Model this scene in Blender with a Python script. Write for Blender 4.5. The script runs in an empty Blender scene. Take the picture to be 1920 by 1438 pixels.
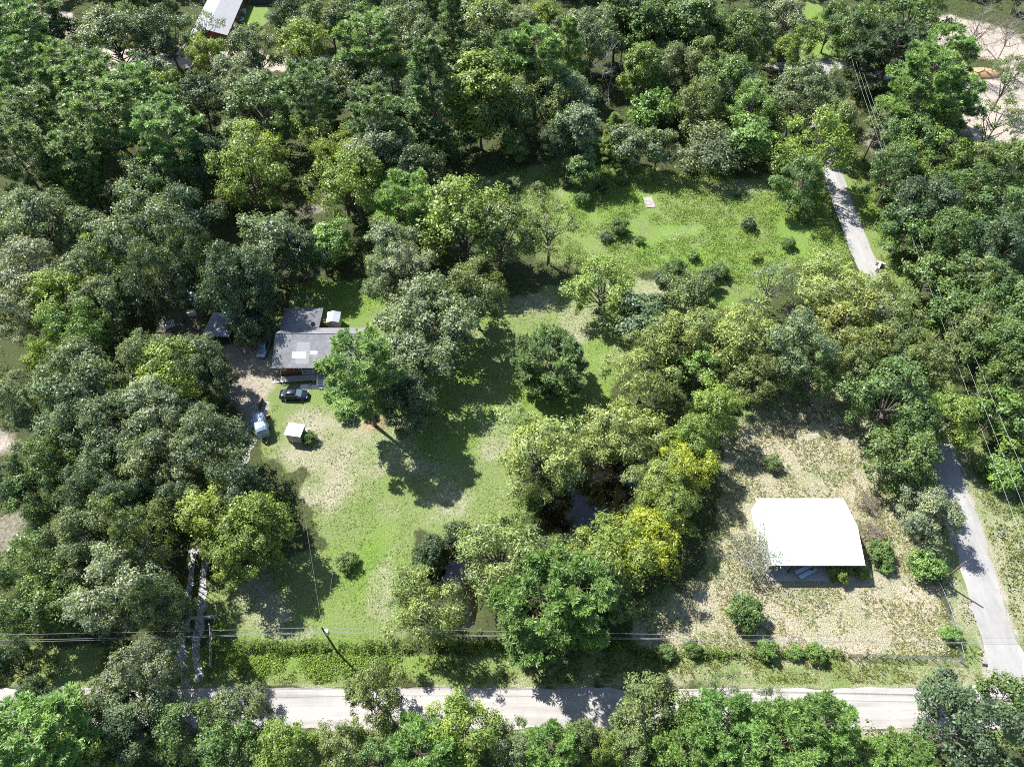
import bpy, math, random
import numpy as np
from mathutils import Vector, Matrix

# ------------------------------------------------------------------ camera, sky, sun, exposure
SC = bpy.context.scene
F, CAMH, TH = 1300.0, 92.0, math.radians(52.0)          # focal length in photo pixels, height, downward tilt
cam_data = bpy.data.cameras.new('camera'); cam = bpy.data.objects.new('camera', cam_data)
SC.collection.objects.link(cam); SC.camera = cam
cam.location = (0, 0, CAMH); cam.rotation_euler = (math.pi/2-TH, 0, 0)
cam_data.sensor_fit = 'HORIZONTAL'; cam_data.sensor_width = 36.0; cam_data.lens = 36.0*F/1920.0
cam_data.clip_start = 0.5; cam_data.clip_end = 9000.0

SUN_AZ = math.atan2(-3.8, 3.3)                           # compass angle of the sun from +Y towards +X
SUN_EL = math.radians(50.0)
world = bpy.data.worlds.new('World'); SC.world = world; world.use_nodes = True
wn = world.node_tree.nodes; wl = world.node_tree.links
sky = wn.new('ShaderNodeTexSky'); sky.sky_type = 'NISHITA'; sky.sun_disc = False
sky.sun_elevation = SUN_EL; sky.sun_rotation = SUN_AZ
sky.air_density = 1.0; sky.dust_density = 0.6
wl.new(sky.outputs['Color'], wn['Background'].inputs['Color'])
wn['Background'].inputs['Strength'].default_value = 0.085
sun_data = bpy.data.lights.new('sun', 'SUN'); sun_data.energy = 4.6; sun_data.angle = math.radians(0.5)
sun_data.color = (1.0, 0.975, 0.935)
sun = bpy.data.objects.new('sun', sun_data); SC.collection.objects.link(sun)
sdir = Vector((math.sin(SUN_AZ)*math.cos(SUN_EL), math.cos(SUN_AZ)*math.cos(SUN_EL), math.sin(SUN_EL)))
sun.rotation_euler = sdir.to_track_quat('Z', 'Y').to_euler(); sun.location = sdir*200
SC.view_settings.view_transform = 'Standard'; SC.view_settings.look = 'None'
SC.view_settings.exposure = 1.5; SC.view_settings.gamma = 1.0; SC.view_settings.use_curve_mapping = False
SC.cycles.max_bounces = 3; SC.cycles.diffuse_bounces = 3; SC.cycles.glossy_bounces = 2
SC.cycles.transmission_bounces = 2; SC.cycles.transparent_max_bounces = 6
SC.cycles.caustics_reflective = False; SC.cycles.caustics_refractive = False
SC.cycles.filter_width = 1.0
SC.cycles.use_denoising = False

# ------------------------------------------------------------------ photo pixel <-> ground
FW = np.array([0, math.cos(TH), -math.sin(TH)]); UPV = np.array([0, math.sin(TH), math.cos(TH)])
def G(x, y, z=0.0):
    d = FW + np.array([1.0, 0, 0])*(x-960)/F + UPV*(719-y)/F
    t = (z-CAMH)/d[2]
    return np.array([0, 0, CAMH]) + d*t
def PX(p):
    q = np.asarray(p, float) - np.array([0, 0, CAMH]); dz = q@FW
    return 960+F*q[0]/dz, 719-F*(q@UPV)/dz, F/dz
def GP(pts, z=0.0):
    return np.array([G(x, y, z)[:2] for x, y in pts])

rng = np.random.default_rng(7); random.seed(7)
COL = SC.collection

# ------------------------------------------------------------------ helpers
def tag(o, label=None, cat=None, group=None, kind=None):
    if label: o['label'] = label
    if cat: o['category'] = cat
    if group: o['group'] = group
    if kind: o['kind'] = kind
    return o
def thing(name, label, cat, loc=(0, 0, 0), rz=0.0, group=None):
    o = bpy.data.objects.new(name, None); COL.objects.link(o)
    o.empty_display_size = 0.3
    o.location = tuple(float(v) for v in loc); o.rotation_euler = (0, 0, rz)
    return tag(o, label, cat, group)
def link(name, me, parent=None):
    o = bpy.data.objects.new(name, me); COL.objects.link(o)
    if parent is not None: o.parent = parent
    return o
def mesh_np(name, V, Q, mat, attrs=None, smooth=False):
    """V (n,3); Q (m,k) faces with the same corner count"""
    V = np.ascontiguousarray(V, dtype=np.float32); Q = np.ascontiguousarray(Q, dtype=np.int32)
    me = bpy.data.meshes.new(name); k = Q.shape[1]
    me.vertices.add(len(V)); me.vertices.foreach_set('co', V.ravel())
    me.loops.add(Q.size); me.loops.foreach_set('vertex_index', Q.ravel())
    me.polygons.add(len(Q)); me.polygons.foreach_set('loop_start', np.arange(0, Q.size, k, dtype=np.int32))
    if smooth: me.polygons.foreach_set('use_smooth', np.ones(len(Q), dtype=bool))
    me.update(calc_edges=True)
    for an, arr in (attrs or {}).items():
        arr = np.ascontiguousarray(arr, dtype=np.float32)
        if arr.ndim == 1:
            a = me.attributes.new(an, 'FLOAT', 'POINT'); a.data.foreach_set('value', arr)
        else:
            a = me.attributes.new(an, 'FLOAT_COLOR', 'POINT'); a.data.foreach_set('color', arr.ravel())
    me.materials.append(mat)
    return me

class MB:
    def __init__(s): s.v = []; s.f = []
    def add(s, vs, fs):
        n = len(s.v); s.v += [tuple(map(float, p)) for p in vs]; s.f += [tuple(i+n for i in f) for f in fs]; return s
    def box(s, c, size, rz=0.0, top=1.0):
        hx, hy, hz = size[0]/2, size[1]/2, size[2]/2; cs, sn = math.cos(rz), math.sin(rz); vs = []
        for z, t in ((-hz, 1.0), (hz, top)):
            for x, y in ((-hx, -hy), (hx, -hy), (hx, hy), (-hx, hy)):
                x, y = x*t, y*t
                vs.append((c[0]+x*cs-y*sn, c[1]+x*sn+y*cs, c[2]+z))
        return s.add(vs, [(3, 2, 1, 0), (4, 5, 6, 7), (0, 1, 5, 4), (1, 2, 6, 5), (2, 3, 7, 6), (3, 0, 4, 7)])
    def slab(s, pts, th):
        """polygon pts (3d) as upper face, thickness th downwards"""
        n = len(pts); vs = [tuple(p) for p in pts]+[(p[0], p[1], p[2]-th) for p in pts]
        fs = [tuple(range(n)), tuple(range(2*n-1, n-1, -1))]
        for i in range(n): j = (i+1) % n; fs.append((i, n+i, n+j, j))
        return s.add(vs, fs)
    def prism(s, poly, axis, a, b):
        """poly of 2d points extruded along axis ('x' or 'y') from a to b; poly = (other, z)"""
        n = len(poly); vs = []
        for t in (a, b):
            for q, z in poly: vs.append((t, q, z) if axis == 'x' else (q, t, z))
        fs = [tuple(range(n-1, -1, -1)), tuple(range(n, 2*n))]
        for i in range(n): j = (i+1) % n; fs.append((i, j, n+j, n+i))
        return s.add(vs, fs)
    def tube(s, pts, radii, n=6, cap=True):
        pts = [Vector(tuple(map(float, p))) for p in pts]
        if not hasattr(radii, '__len__'): radii = [radii]*len(pts)
        vs = []; fs = []
        for i, p in enumerate(pts):
            d = (pts[min(i+1, len(pts)-1)]-pts[max(i-1, 0)])
            if d.length < 1e-6: d = Vector((0, 0, 1))
            d.normalize()
            a = d.cross(Vector((0, 0, 1)) if abs(d.z) < 0.9 else Vector((1, 0, 0))).normalized(); b = d.cross(a)
            for k in range(n):
                t = 2*math.pi*k/n; vs.append(p+(a*math.cos(t)+b*math.sin(t))*radii[i])
        for i in range(len(pts)-1):
            for k in range(n):
                k2 = (k+1) % n; fs.append((i*n+k, i*n+k2, (i+1)*n+k2, (i+1)*n+k))
        if cap: fs.append(tuple(range(n-1, -1, -1))); fs.append(tuple(range((len(pts)-1)*n, len(pts)*n)))
        return s.add(vs, fs)
    def loft(s, rings, close=True):
        n = len(rings[0]); vs = [p for r in rings for p in r]; fs = []
        for i in range(len(rings)-1):
            for k in range(n):
                k2 = (k+1) % n; fs.append((i*n+k, i*n+k2, (i+1)*n+k2, (i+1)*n+k))
        if close: fs.append(tuple(range(n-1, -1, -1))); fs.append(tuple(range((len(rings)-1)*n, len(rings)*n)))
        return s.add(vs, fs)
    def disc(s, c, r, axis='y', th=0.2, n=16):
        d = {'x': (1, 0, 0), 'y': (0, 1, 0), 'z': (0, 0, 1)}[axis]
        p0 = [c[i]-d[i]*th/2 for i in range(3)]; p1 = [c[i]+d[i]*th/2 for i in range(3)]
        return s.tube([p0, p1], r, n)
    def mesh(s, name, mat, smooth=False):
        me = bpy.data.meshes.new(name); me.from_pydata(s.v, [], s.f); me.update()
        if smooth:
            for p in me.polygons: p.use_smooth = True
        me.materials.append(mat); return me
    def build(s, name, mat, parent=None, smooth=False):
        return link(name, s.mesh(name, mat, smooth), parent)

# ------------------------------------------------------------------ materials
def mat_nodes(name):
    m = bpy.data.materials.new(name); m.use_nodes = True
    nt = m.node_tree; return m, nt, nt.nodes['Principled BSDF']
def N(nt, t, **kw):
    n = nt.nodes.new(t)
    for k, v in kw.items():
        if k in n.inputs.keys(): n.inputs[k].default_value = v
        else: setattr(n, k, v)
    return n
def noise(nt, vec, scale, detail=4.0, rough=0.6):
    n = nt.nodes.new('ShaderNodeTexNoise'); n.inputs['Scale'].default_value = scale
    n.inputs['Detail'].default_value = detail; n.inputs['Roughness'].default_value = rough
    if vec is not None: nt.links.new(vec, n.inputs['Vector'])
    return n.outputs['Fac']
def ramp(nt, fac, stops):
    r = nt.nodes.new('ShaderNodeValToRGB'); nt.links.new(fac, r.inputs['Fac']); e = r.color_ramp.elements
    while len(e) < len(stops): e.new(0.5)
    for el, (p, c) in zip(e, stops):
        el.position = p; el.color = (c[0], c[1], c[2], 1) if hasattr(c, '__len__') else (c, c, c, 1)
    return r.outputs['Color']
def mix(nt, fac, a, b, mode='MIX'):
    m = nt.nodes.new('ShaderNodeMix'); m.data_type = 'RGBA'; m.blend_type = mode
    for s, i in ((fac, 0), (a, 6), (b, 7)):
        if hasattr(s, 'node') or hasattr(s, 'links'): nt.links.new(s, m.inputs[i])
        elif i == 0: m.inputs[0].default_value = s
        else: m.inputs[i].default_value = (s[0], s[1], s[2], 1)
    return m.outputs[2]
def math_n(nt, op, a, b=None, c=None, clamp=False):
    m = nt.nodes.new('ShaderNodeMath'); m.operation = op; m.use_clamp = clamp
    for i, s in enumerate((a, b, c)):
        if s is None: continue
        if hasattr(s, 'links'): nt.links.new(s, m.inputs[i])
        else: m.inputs[i].default_value = s
    return m.outputs[0]
def coords(nt, kind='Object'):
    return nt.nodes.new('ShaderNodeTexCoord').outputs[kind]
def bump(nt, bsdf, h, strength=0.4, dist=0.05):
    b = nt.nodes.new('ShaderNodeBump'); b.inputs['Strength'].default_value = strength; b.inputs['Distance'].default_value = dist
    nt.links.new(h, b.inputs['Height']); nt.links.new(b.outputs['Normal'], bsdf.inputs['Normal'])
def simple(name, c, rough=0.7, metal=0.0, var=0.25, scale=2.0, spec=0.4, bumpk=0.0, dirt=None):
    m, nt, b = mat_nodes(name)
    f = noise(nt, coords(nt), scale, 5.0, 0.65)
    lo = tuple(x*(1-var) for x in c); hi = tuple(min(1, x*(1+var)) for x in c)
    col = ramp(nt, f, [(0.25, lo), (0.75, hi)])
    if dirt:
        f2 = noise(nt, coords(nt), dirt[1], 6.0, 0.7)
        col = mix(nt, ramp(nt, f2, [(dirt[2], 0.0), (dirt[2]+0.15, dirt[3])]), col, dirt[0])
    nt.links.new(col, b.inputs['Base Color'])
    b.inputs['Roughness'].default_value = rough; b.inputs['Metallic'].default_value = metal
    b.inputs['Specular IOR Level'].default_value = spec
    if bumpk: bump(nt, b, noise(nt, coords(nt), scale*6, 3.0), bumpk, 0.03)
    return m

# foliage: the tint comes from the object's own colour, with clump and leaf variation
def leaf_material(name, transl=0.34, rough=0.46, spec=0.42, spread=0.45):
    m, nt, b = mat_nodes(name)
    oi = nt.nodes.new('ShaderNodeObjectInfo')
    at = nt.nodes.new('ShaderNodeAttribute'); at.attribute_name = 'lv'
    cl = nt.nodes.new('ShaderNodeAttribute'); cl.attribute_name = 'cv'
    v1 = math_n(nt, 'MULTIPLY_ADD', at.outputs['Fac'], spread, 1.0-spread*0.5)
    v2 = math_n(nt, 'MULTIPLY_ADD', cl.outputs['Fac'], 0.5, 0.75)
    v = math_n(nt, 'MULTIPLY', v1, v2)
    warm = mix(nt, 1.0, oi.outputs['Color'], (1.10, 1.04, 0.76), 'MULTIPLY')
    cool = mix(nt, 1.0, oi.outputs['Color'], (0.94, 0.99, 1.0), 'MULTIPLY')
    c0 = mix(nt, cl.outputs['Fac'], cool, warm)
    hv = nt.nodes.new('ShaderNodeHueSaturation'); nt.links.new(c0, hv.inputs['Color']); nt.links.new(v, hv.inputs['Value'])
    nt.links.new(hv.outputs['Color'], b.inputs['Base Color'])
    b.inputs['Roughness'].default_value = rough; b.inputs['Specular IOR Level'].default_value = spec
    tr = nt.nodes.new('ShaderNodeBsdfTranslucent')
    tc = mix(nt, 1.0, hv.outputs['Color'], (1.25, 1.25, 0.5), 'MULTIPLY'); nt.links.new(tc, tr.inputs['Color'])
    ms = nt.nodes.new('ShaderNodeMixShader'); ms.inputs[0].default_value = transl
    nt.links.new(b.outputs[0], ms.inputs[1]); nt.links.new(tr.outputs[0], ms.inputs[2])
    nt.links.new(ms.outputs[0], nt.nodes['Material Output'].inputs['Surface'])
    return m
M_LEAF = leaf_material('foliage')
M_NEEDLE = leaf_material('needles', 0.32, 0.48, 0.4)
M_WEED = leaf_material('weeds', 0.3, 0.6, 0.25, 0.6)

def bark_material():
    m, nt, b = mat_nodes('bark')
    oi = nt.nodes.new('ShaderNodeObjectInfo')
    f = noise(nt, coords(nt), 5.0, 5.0, 0.7)
    c = mix(nt, ramp(nt, f, [(0.3, 0.55), (0.75, 1.25)]), (0, 0, 0), oi.outputs['Color'], 'MIX')
    mu = mix(nt, 1.0, ramp(nt, f, [(0.3, 0.6), (0.75, 1.0)]), oi.outputs['Color'], 'MULTIPLY')
    nt.links.new(mu, b.inputs['Base Color']); b.inputs['Roughness'].default_value = 0.9
    bump(nt, b, f, 0.6, 0.04)
    return m
M_BARK = bark_material()

# ------------------------------------------------------------------ polygons of the place (from photo pixels to ground metres)
def sdist(P, poly):
    """signed distance of points P (n,2) to polygon, negative inside"""
    P = np.asarray(P, float); poly = np.asarray(poly, float); n = len(poly)
    d = np.full(len(P), 1e18); inside = np.zeros(len(P), bool)
    for i in range(n):
        a = poly[i]; b = poly[(i+1) % n]; e = b-a; w = P-a
        t = np.clip((w@e)/(e@e+1e-12), 0, 1); q = w-t[:, None]*e
        d = np.minimum(d, (q**2).sum(1))
        c = ((a[1] <= P[:, 1]) & (P[:, 1] < b[1])) | ((b[1] <= P[:, 1]) & (P[:, 1] < a[1]))
        with np.errstate(divide='ignore', invalid='ignore'):
            xi = a[0]+(P[:, 1]-a[1])*(e[0])/(e[1] if abs(e[1]) > 1e-9 else 1e-9)
        inside ^= c & (P[:, 0] < xi)
    d = np.sqrt(d); return np.where(inside, -d, d)
def pdist(P, line):
    P = np.asarray(P, float); line = np.asarray(line, float); d = np.full(len(P), 1e18)
    for i in range(len(line)-1):
        a = line[i]; e = line[i+1]-a; w = P-a
        t = np.clip((w@e)/(e@e+1e-12), 0, 1); q = w-t[:, None]*e; d = np.minimum(d, (q**2).sum(1))
    return np.sqrt(d)
def vnoise(P, sc, seed):
    """cheap smooth value noise on the ground"""
    r = np.random.default_rng(seed); T = r.random((64, 64)); q = np.asarray(P)/sc+r.random(2)*64
    i = np.floor(q).astype(int); f = q-i; f = f*f*(3-2*f); a = i % 64; b = (i+1) % 64
    return ((T[a[:, 0], a[:, 1]]*(1-f[:, 0])+T[b[:, 0], a[:, 1]]*f[:, 0])*(1-f[:, 1]) +
            (T[a[:, 0], b[:, 1]]*(1-f[:, 0])+T[b[:, 0], b[:, 1]]*f[:, 0])*f[:, 1])
def soft(P, poly, w=1.5, wob=1.5, seed=1):
    d = sdist(P, poly)+(vnoise(P, 3.0, seed)-0.5)*2*wob+(vnoise(P, 1.2, seed+50)-0.5)*wob
    return np.clip(0.5-d/(2*w), 0, 1)

LAWN = GP([(500, 760), (470, 680), (520, 600), (545, 545), (620, 525), (740, 525), (800, 600), (880, 560), (960, 560), (1080, 520), (1240, 520),
           (1430, 525), (1440, 560), (1260, 600), (1180, 700), (1120, 790), (1000, 850), (980, 980), (900, 1010), (790, 1000), (770, 1110), (740, 1205),
           (400, 1218), (392, 1100), (440, 1060), (600, 1020), (570, 880), (490, 860), (450, 800)])
FIELD = GP([(860, 400), (880, 335), (1090, 300), (1300, 330), (1470, 335), (1545, 370), (1600, 490), (1500, 500), (1440, 540), (1240, 520), (1060, 500), (960, 440)])
YARD = GP([(1350, 830), (1480, 715), (1600, 725), (1650, 820), (1695, 930), (1742, 1050), (1775, 1130), (1800, 1238), (1180, 1228), (1195, 1150), (1330, 1060)])
VERGE = GP([(-80, 1215), (350, 1215), (390, 1218), (1190, 1222), (1850, 1230), (1845, 1292), (-80, 1292)])
VERGE2 = GP([(-80, 1364), (2000, 1366), (2000, 1400), (-80, 1400)])
VINES = GP([(392, 1215), (760, 1215), (740, 1262), (560, 1275), (392, 1272)])
ROADSIDE = GP([(1620, 300), (1700, 500), (1760, 640), (1830, 820), (1960, 1010), (2000, 1240), (1880, 1240), (1870, 1180), (1800, 960), (1745, 800), (1640, 540), (1560, 345), (1530, 210), (1560, 180)])
LANEVERGE = GP([(1735, 1040), (1760, 990), (1795, 1000), (1825, 1090), (1850, 1190), (1855, 1250), (1800, 1242), (1778, 1130)])
STRIP = GP([(1485, 0), (1540, 0), (1575, 115), (1500, 118)])
LOT = GP([(1785, 150), (1800, 128), (1905, 135), (1990, 140), (2000, 230), (1900, 270), (1820, 265), (1800, 205)])
LOT2 = GP([(1740, 20), (1900, 60), (1960, 110), (1900, 130), (1800, 95), (1720, 85)])
TOPGRAVEL = GP([(40, 20), (130, 25), (185, 95), (330, 82), (420, 92), (520, 105), (620, 100), (620, 128), (500, 135), (330, 126), (190, 132), (100, 75)])
TOPYARD = GP([(420, -10), (505, -10), (495, 60), (450, 95), (420, 80)])
HOUSEDIRT = GP([(420, 640), (500, 640), (525, 690), (535, 715), (500, 770), (460, 790), (400, 740)])
TRAIL = GP([(592, 790), (607, 800), (603, 835), (588, 850), (582, 840), (595, 815)])
CLAY = GP([(660, 790), (690, 770), (740, 800), (735, 825), (690, 815)])
GAPL = GP([(-40, 800), (36, 812), (38, 850), (-40, 870)])
GAPL2 = GP([(-30, 965), (45, 958), (48, 1035), (-30, 1040)])
JUNK = GP([(290, 575), (400, 560), (420, 660), (330, 680), (270, 640)])
CREEK = GP([(842, 1040), (880, 1030), (892, 1085), (900, 1130), (890, 1180), (860, 1175), (850, 1110), (815, 1085)])
POND = GP([(1040, 905), (1095, 850), (1215, 860), (1235, 880), (1170, 950), (1120, 1000), (1060, 1020), (1020, 1065), (1010, 1040), (1008, 960)])
FARCREEK = GP([(1470, 570), (1500, 565), (1530, 535), (1560, 540), (1530, 575), (1490, 595)])
SIDE = GP([(1889, 1290), (1886, 1250), (1866, 1180), (1843, 1100), (1820, 1020), (1797, 945), (1775, 880), (1742, 790), (1700, 675), (1655, 563), (1607, 452), (1588, 402), (1569, 345), (1545, 270), (1528, 215), (1528, 165), (1542, 122)])
DRIVE = GP([(362, 1290), (352, 1235), (358, 1180), (365, 1130), (368, 1080), (380, 1020), (400, 960), (440, 880), (480, 800), (490, 750)])
YB0, YB1 = 18.8, 23.45                                   # near and far edge of the bottom road

# ------------------------------------------------------------------ ground sheet
def axis(lo, hi, step, far):
    core = np.arange(lo, hi+step/2, step); out = [step]; s = 0
    while s < far: out.append(out[-1]*1.35); s += out[-1]
    ext = np.cumsum(out); return np.concatenate([lo-ext[::-1], core, hi+ext])
gx = axis(-170, 175, 0.75, 3500); gy = axis(-5, 235, 0.75, 3500)
XX, YY = np.meshgrid(gx, gy); gp = np.stack([XX.ravel(), YY.ravel()], 1)
nx, ny = len(gx), len(gy)
near = (np.abs(gp[:, 0]) < 185) & (gp[:, 1] > -20) & (gp[:, 1] < 245)
GPn = gp[near]
def full(a): o = np.zeros(len(gp)); o[near] = a; return o
grass = np.zeros(len(GPn)); dry = np.zeros(len(GPn)); sand = np.zeros(len(GPn)); lush = np.zeros(len(GPn)); clay = np.zeros(len(GPn)); grav = np.zeros(len(GPn))
for poly, w in ((LAWN, 1.5), (FIELD, 2.5), (YARD, 1.5), (VERGE, 1.0), (LANEVERGE, 0.6), (VERGE2, 0.8), (ROADSIDE, 1.5), (STRIP, 1.5), (TOPYARD, 1.5)):
    grass = np.maximum(grass, soft(GPn, poly, w, w, 3))
def blob(px, py, rx, ry=None, seed=11, wob=0.5):
    """soft round patch given by centre and radii in photo pixels"""
    c = G(px, py); s = PX(c)[2]; ry = ry or rx
    a = rx/s; b = ry/(s*0.72)
    d = np.sqrt(((GPn[:, 0]-c[0])/a)**2+((GPn[:, 1]-c[1])/b)**2)+(vnoise(GPn, 3.5, seed)-0.5)*wob*2
    return np.clip(1.5-d, 0, 1)
dry = np.maximum(dry, 0.70*soft(GPn, YARD, 3, 2, 5))
for a in ((700, 850, 120, 60, 0.52), (600, 850, 60, 70, 0.62), (830, 930, 90, 40, 0.45), (640, 900, 60, 60, 0.52), (600, 790, 60, 30, 0.55), (930, 800, 50, 60, 0.45),
          (500, 1145, 45, 40, 0.62), (470, 1105, 40, 25, 0.6), (1200, 540, 80, 30, 0.5), (1130, 640, 40, 70, 0.25), (1390, 355, 110, 25, 0.5), (980, 560, 70, 30, 0.55),
          (1080, 600, 40, 40, 0.5), (560, 1190, 60, 12, 0.4), (720, 1085, 30, 60, 0.45), (1250, 330, 80, 20, 0.35), (1000, 360, 60, 25, 0.4), (1310, 445, 90, 20, 0.35), (1640, 300, 30, 70, 0.8),
          (1905, 1080, 60, 120, 0.62), (1860, 930, 40, 60, 0.55), (1600, 1200, 150, 30, 0.84), (1640, 1120, 120, 60, 0.80), (1260, 1190, 80, 25, 0.55), (550, 720, 30, 12, .4), (1800, 1130, 25, 70, .55), (1680, 1385, 90, 20, .75), (1100, 1372, 120, 6, .6), (980, 1275, 60, 10, .4), (900, 640, 30, 20, .3), (640, 660, 60, 30, .25)):
    dry = np.maximum(dry, a[4]*blob(a[0], a[1], a[2], a[3], 20+int(a[0]) % 7))
dry = np.maximum(dry, 0.36*soft(GPn, GP([(1010, 1255), (1830, 1240), (1840, 1292), (900, 1292)]), 1.2, 1, 8))
dry = np.maximum(dry, 0.8*np.clip(1-np.abs(GPn[:, 1]-23.7)/0.55, 0, 1)*(vnoise(GPn, 1.5, 77) > .3))
for a in ((650, 560, 90, 40), (1140, 690, 30, 60), (690, 1080, 50, 90), (1010, 745, 60, 40), (800, 830, 80, 30), (850, 650, 60, 80), (640, 740, 50, 25), (570, 1230, 200, 18), (1520, 50, 50, 70), (1660, 420, 40, 80), (1330, 460, 150, 60), (1130, 380, 90, 60), (1500, 420, 60, 60), (950, 770, 80, 30), (450, 30, 50, 40), (1340, 570, 80, 20)):
    lush = np.maximum(lush, blob(a[0], a[1], a[2], a[3], 40+int(a[0]) % 9, 0.7))
sand = np.maximum(sand, soft(GPn, LOT, 1.2, 1.0, 9)); sand = np.maximum(sand, 0.75*soft(GPn, LOT2, 2.5, 2.5, 10))
sand = np.maximum(sand, 0.9*soft(GPn, TOPGRAVEL, 1.0, 1.2, 11)); sand = np.maximum(sand, 0.62*soft(GPn, HOUSEDIRT, 1.2, 1.2, 12))
sand = np.maximum(sand, 0.62*soft(GPn, TRAIL, 0.6, 0.4, 13)); sand = np.maximum(sand, 0.7*soft(GPn, GAPL, 1.5, 1.0, 14)); sand = np.maximum(sand, 0.5*soft(GPn, GAPL2, 1.5, 1.0, 14))
sand = np.maximum(sand, 0.45*soft(GPn, JUNK, 1.5, 1.5, 15)); sand = np.maximum(sand, 0.5*blob(590, 395, 40, 14, 3)); sand = np.maximum(sand, 0.5*blob(1840, 255, 90, 30, 4))
sand = np.maximum(sand, 0.55*blob(1640, 270, 22, 50, 6)); sand = np.maximum(sand, 0.6*blob(180, 400, 30, 16, 6))
dside = pdist(GPn, SIDE); sand = np.maximum(sand, 0.75*np.clip(1-np.abs(dside-2.3)/0.8+(vnoise(GPn, 1.2, 31)-.5)*1.2, 0, 1)*(GPn[:, 1] < 62))
sand = np.maximum(sand, 0.45*np.clip(1.6-np.hypot(GPn[:, 0]-57.5, GPn[:, 1]-25.0)/2.6, 0, 1))
for a in ((700, 800, 38, 18), (1690, 905, 12, 60), (1715, 980, 10, 50), (1735, 1060, 8, 50), (150, 378, 24, 10), (1835, 140, 50, 14), (1600, 200, 24, 18), (1640, 215, 14, 12), (1772, 1180, 6, 30)):
    clay = np.maximum(clay, 0.58*blob(a[0], a[1], a[2], a[3], 60))
ddrive = pdist(GPn, DRIVE)
dstreet = np.minimum(dside-2.2, np.minimum(np.abs(GPn[:, 1]-(YB0+YB1)/2)-2.4, 9e9))
water_d = np.minimum(np.minimum(sdist(GPn, POND), sdist(GPn, CREEK)), sdist(GPn, FARCREEK))
zn = (vnoise(GPn, 7.0, 5)-0.5)*0.30+(vnoise(GPn, 2.0, 6)-0.5)*0.10
flat = np.clip((dstreet-0.3)/3.0, 0, 1)*np.clip((ddrive-1.2)/2.0, 0, 1)
bld = np.ones(len(GPn))
for bx0, bx1, by0, by1 in ((-42, -22, 70, 89), (33, 50, 35, 51), (-46, -30, 58, 72), (-56, -46, 76, 90), (-100, -70, 180, 235), (27, 31, 118, 123)):
    dd = np.maximum(np.maximum(bx0-GPn[:, 0], GPn[:, 0]-bx1), np.maximum(by0-GPn[:, 1], GPn[:, 1]-by1)); bld = np.minimum(bld, np.clip(dd/4.0, 0, 1))
zz = zn*flat*bld
bank = np.clip((0.6-water_d)/1.8, 0, 1); bank = bank*bank*(3-2*bank)
zz = zz*(1-bank)-1.25*bank
gz = np.zeros(len(gp)); gz[near] = zz
V = np.stack([gp[:, 0], gp[:, 1], gz], 1)
ii = (np.arange(ny-1)[:, None]*nx+np.arange(nx-1)[None, :]).ravel()
Q = np.stack([ii, ii+1, ii+nx+1, ii+nx], 1)
def ground_z(x, y):
    j = int(np.clip(np.searchsorted(gx, x)-1, 0, nx-2)); i = int(np.clip(np.searchsorted(gy, y)-1, 0, ny-2))
    fx = (x-gx[j])/(gx[j+1]-gx[j]); fy = (y-gy[i])/(gy[i+1]-gy[i]); Z = gz.reshape(ny, nx)
    return float((Z[i, j]*(1-fx)+Z[i, j+1]*fx)*(1-fy)+(Z[i+1, j]*(1-fx)+Z[i+1, j+1]*fx)*fy)
zA = np.stack([full(grass), full(dry), full(sand), full(lush)], 1)
zB = np.stack([full(clay), full(np.clip(bank*1.5, 0, 1)), full(grav), np.ones(len(gp))], 1)

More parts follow.
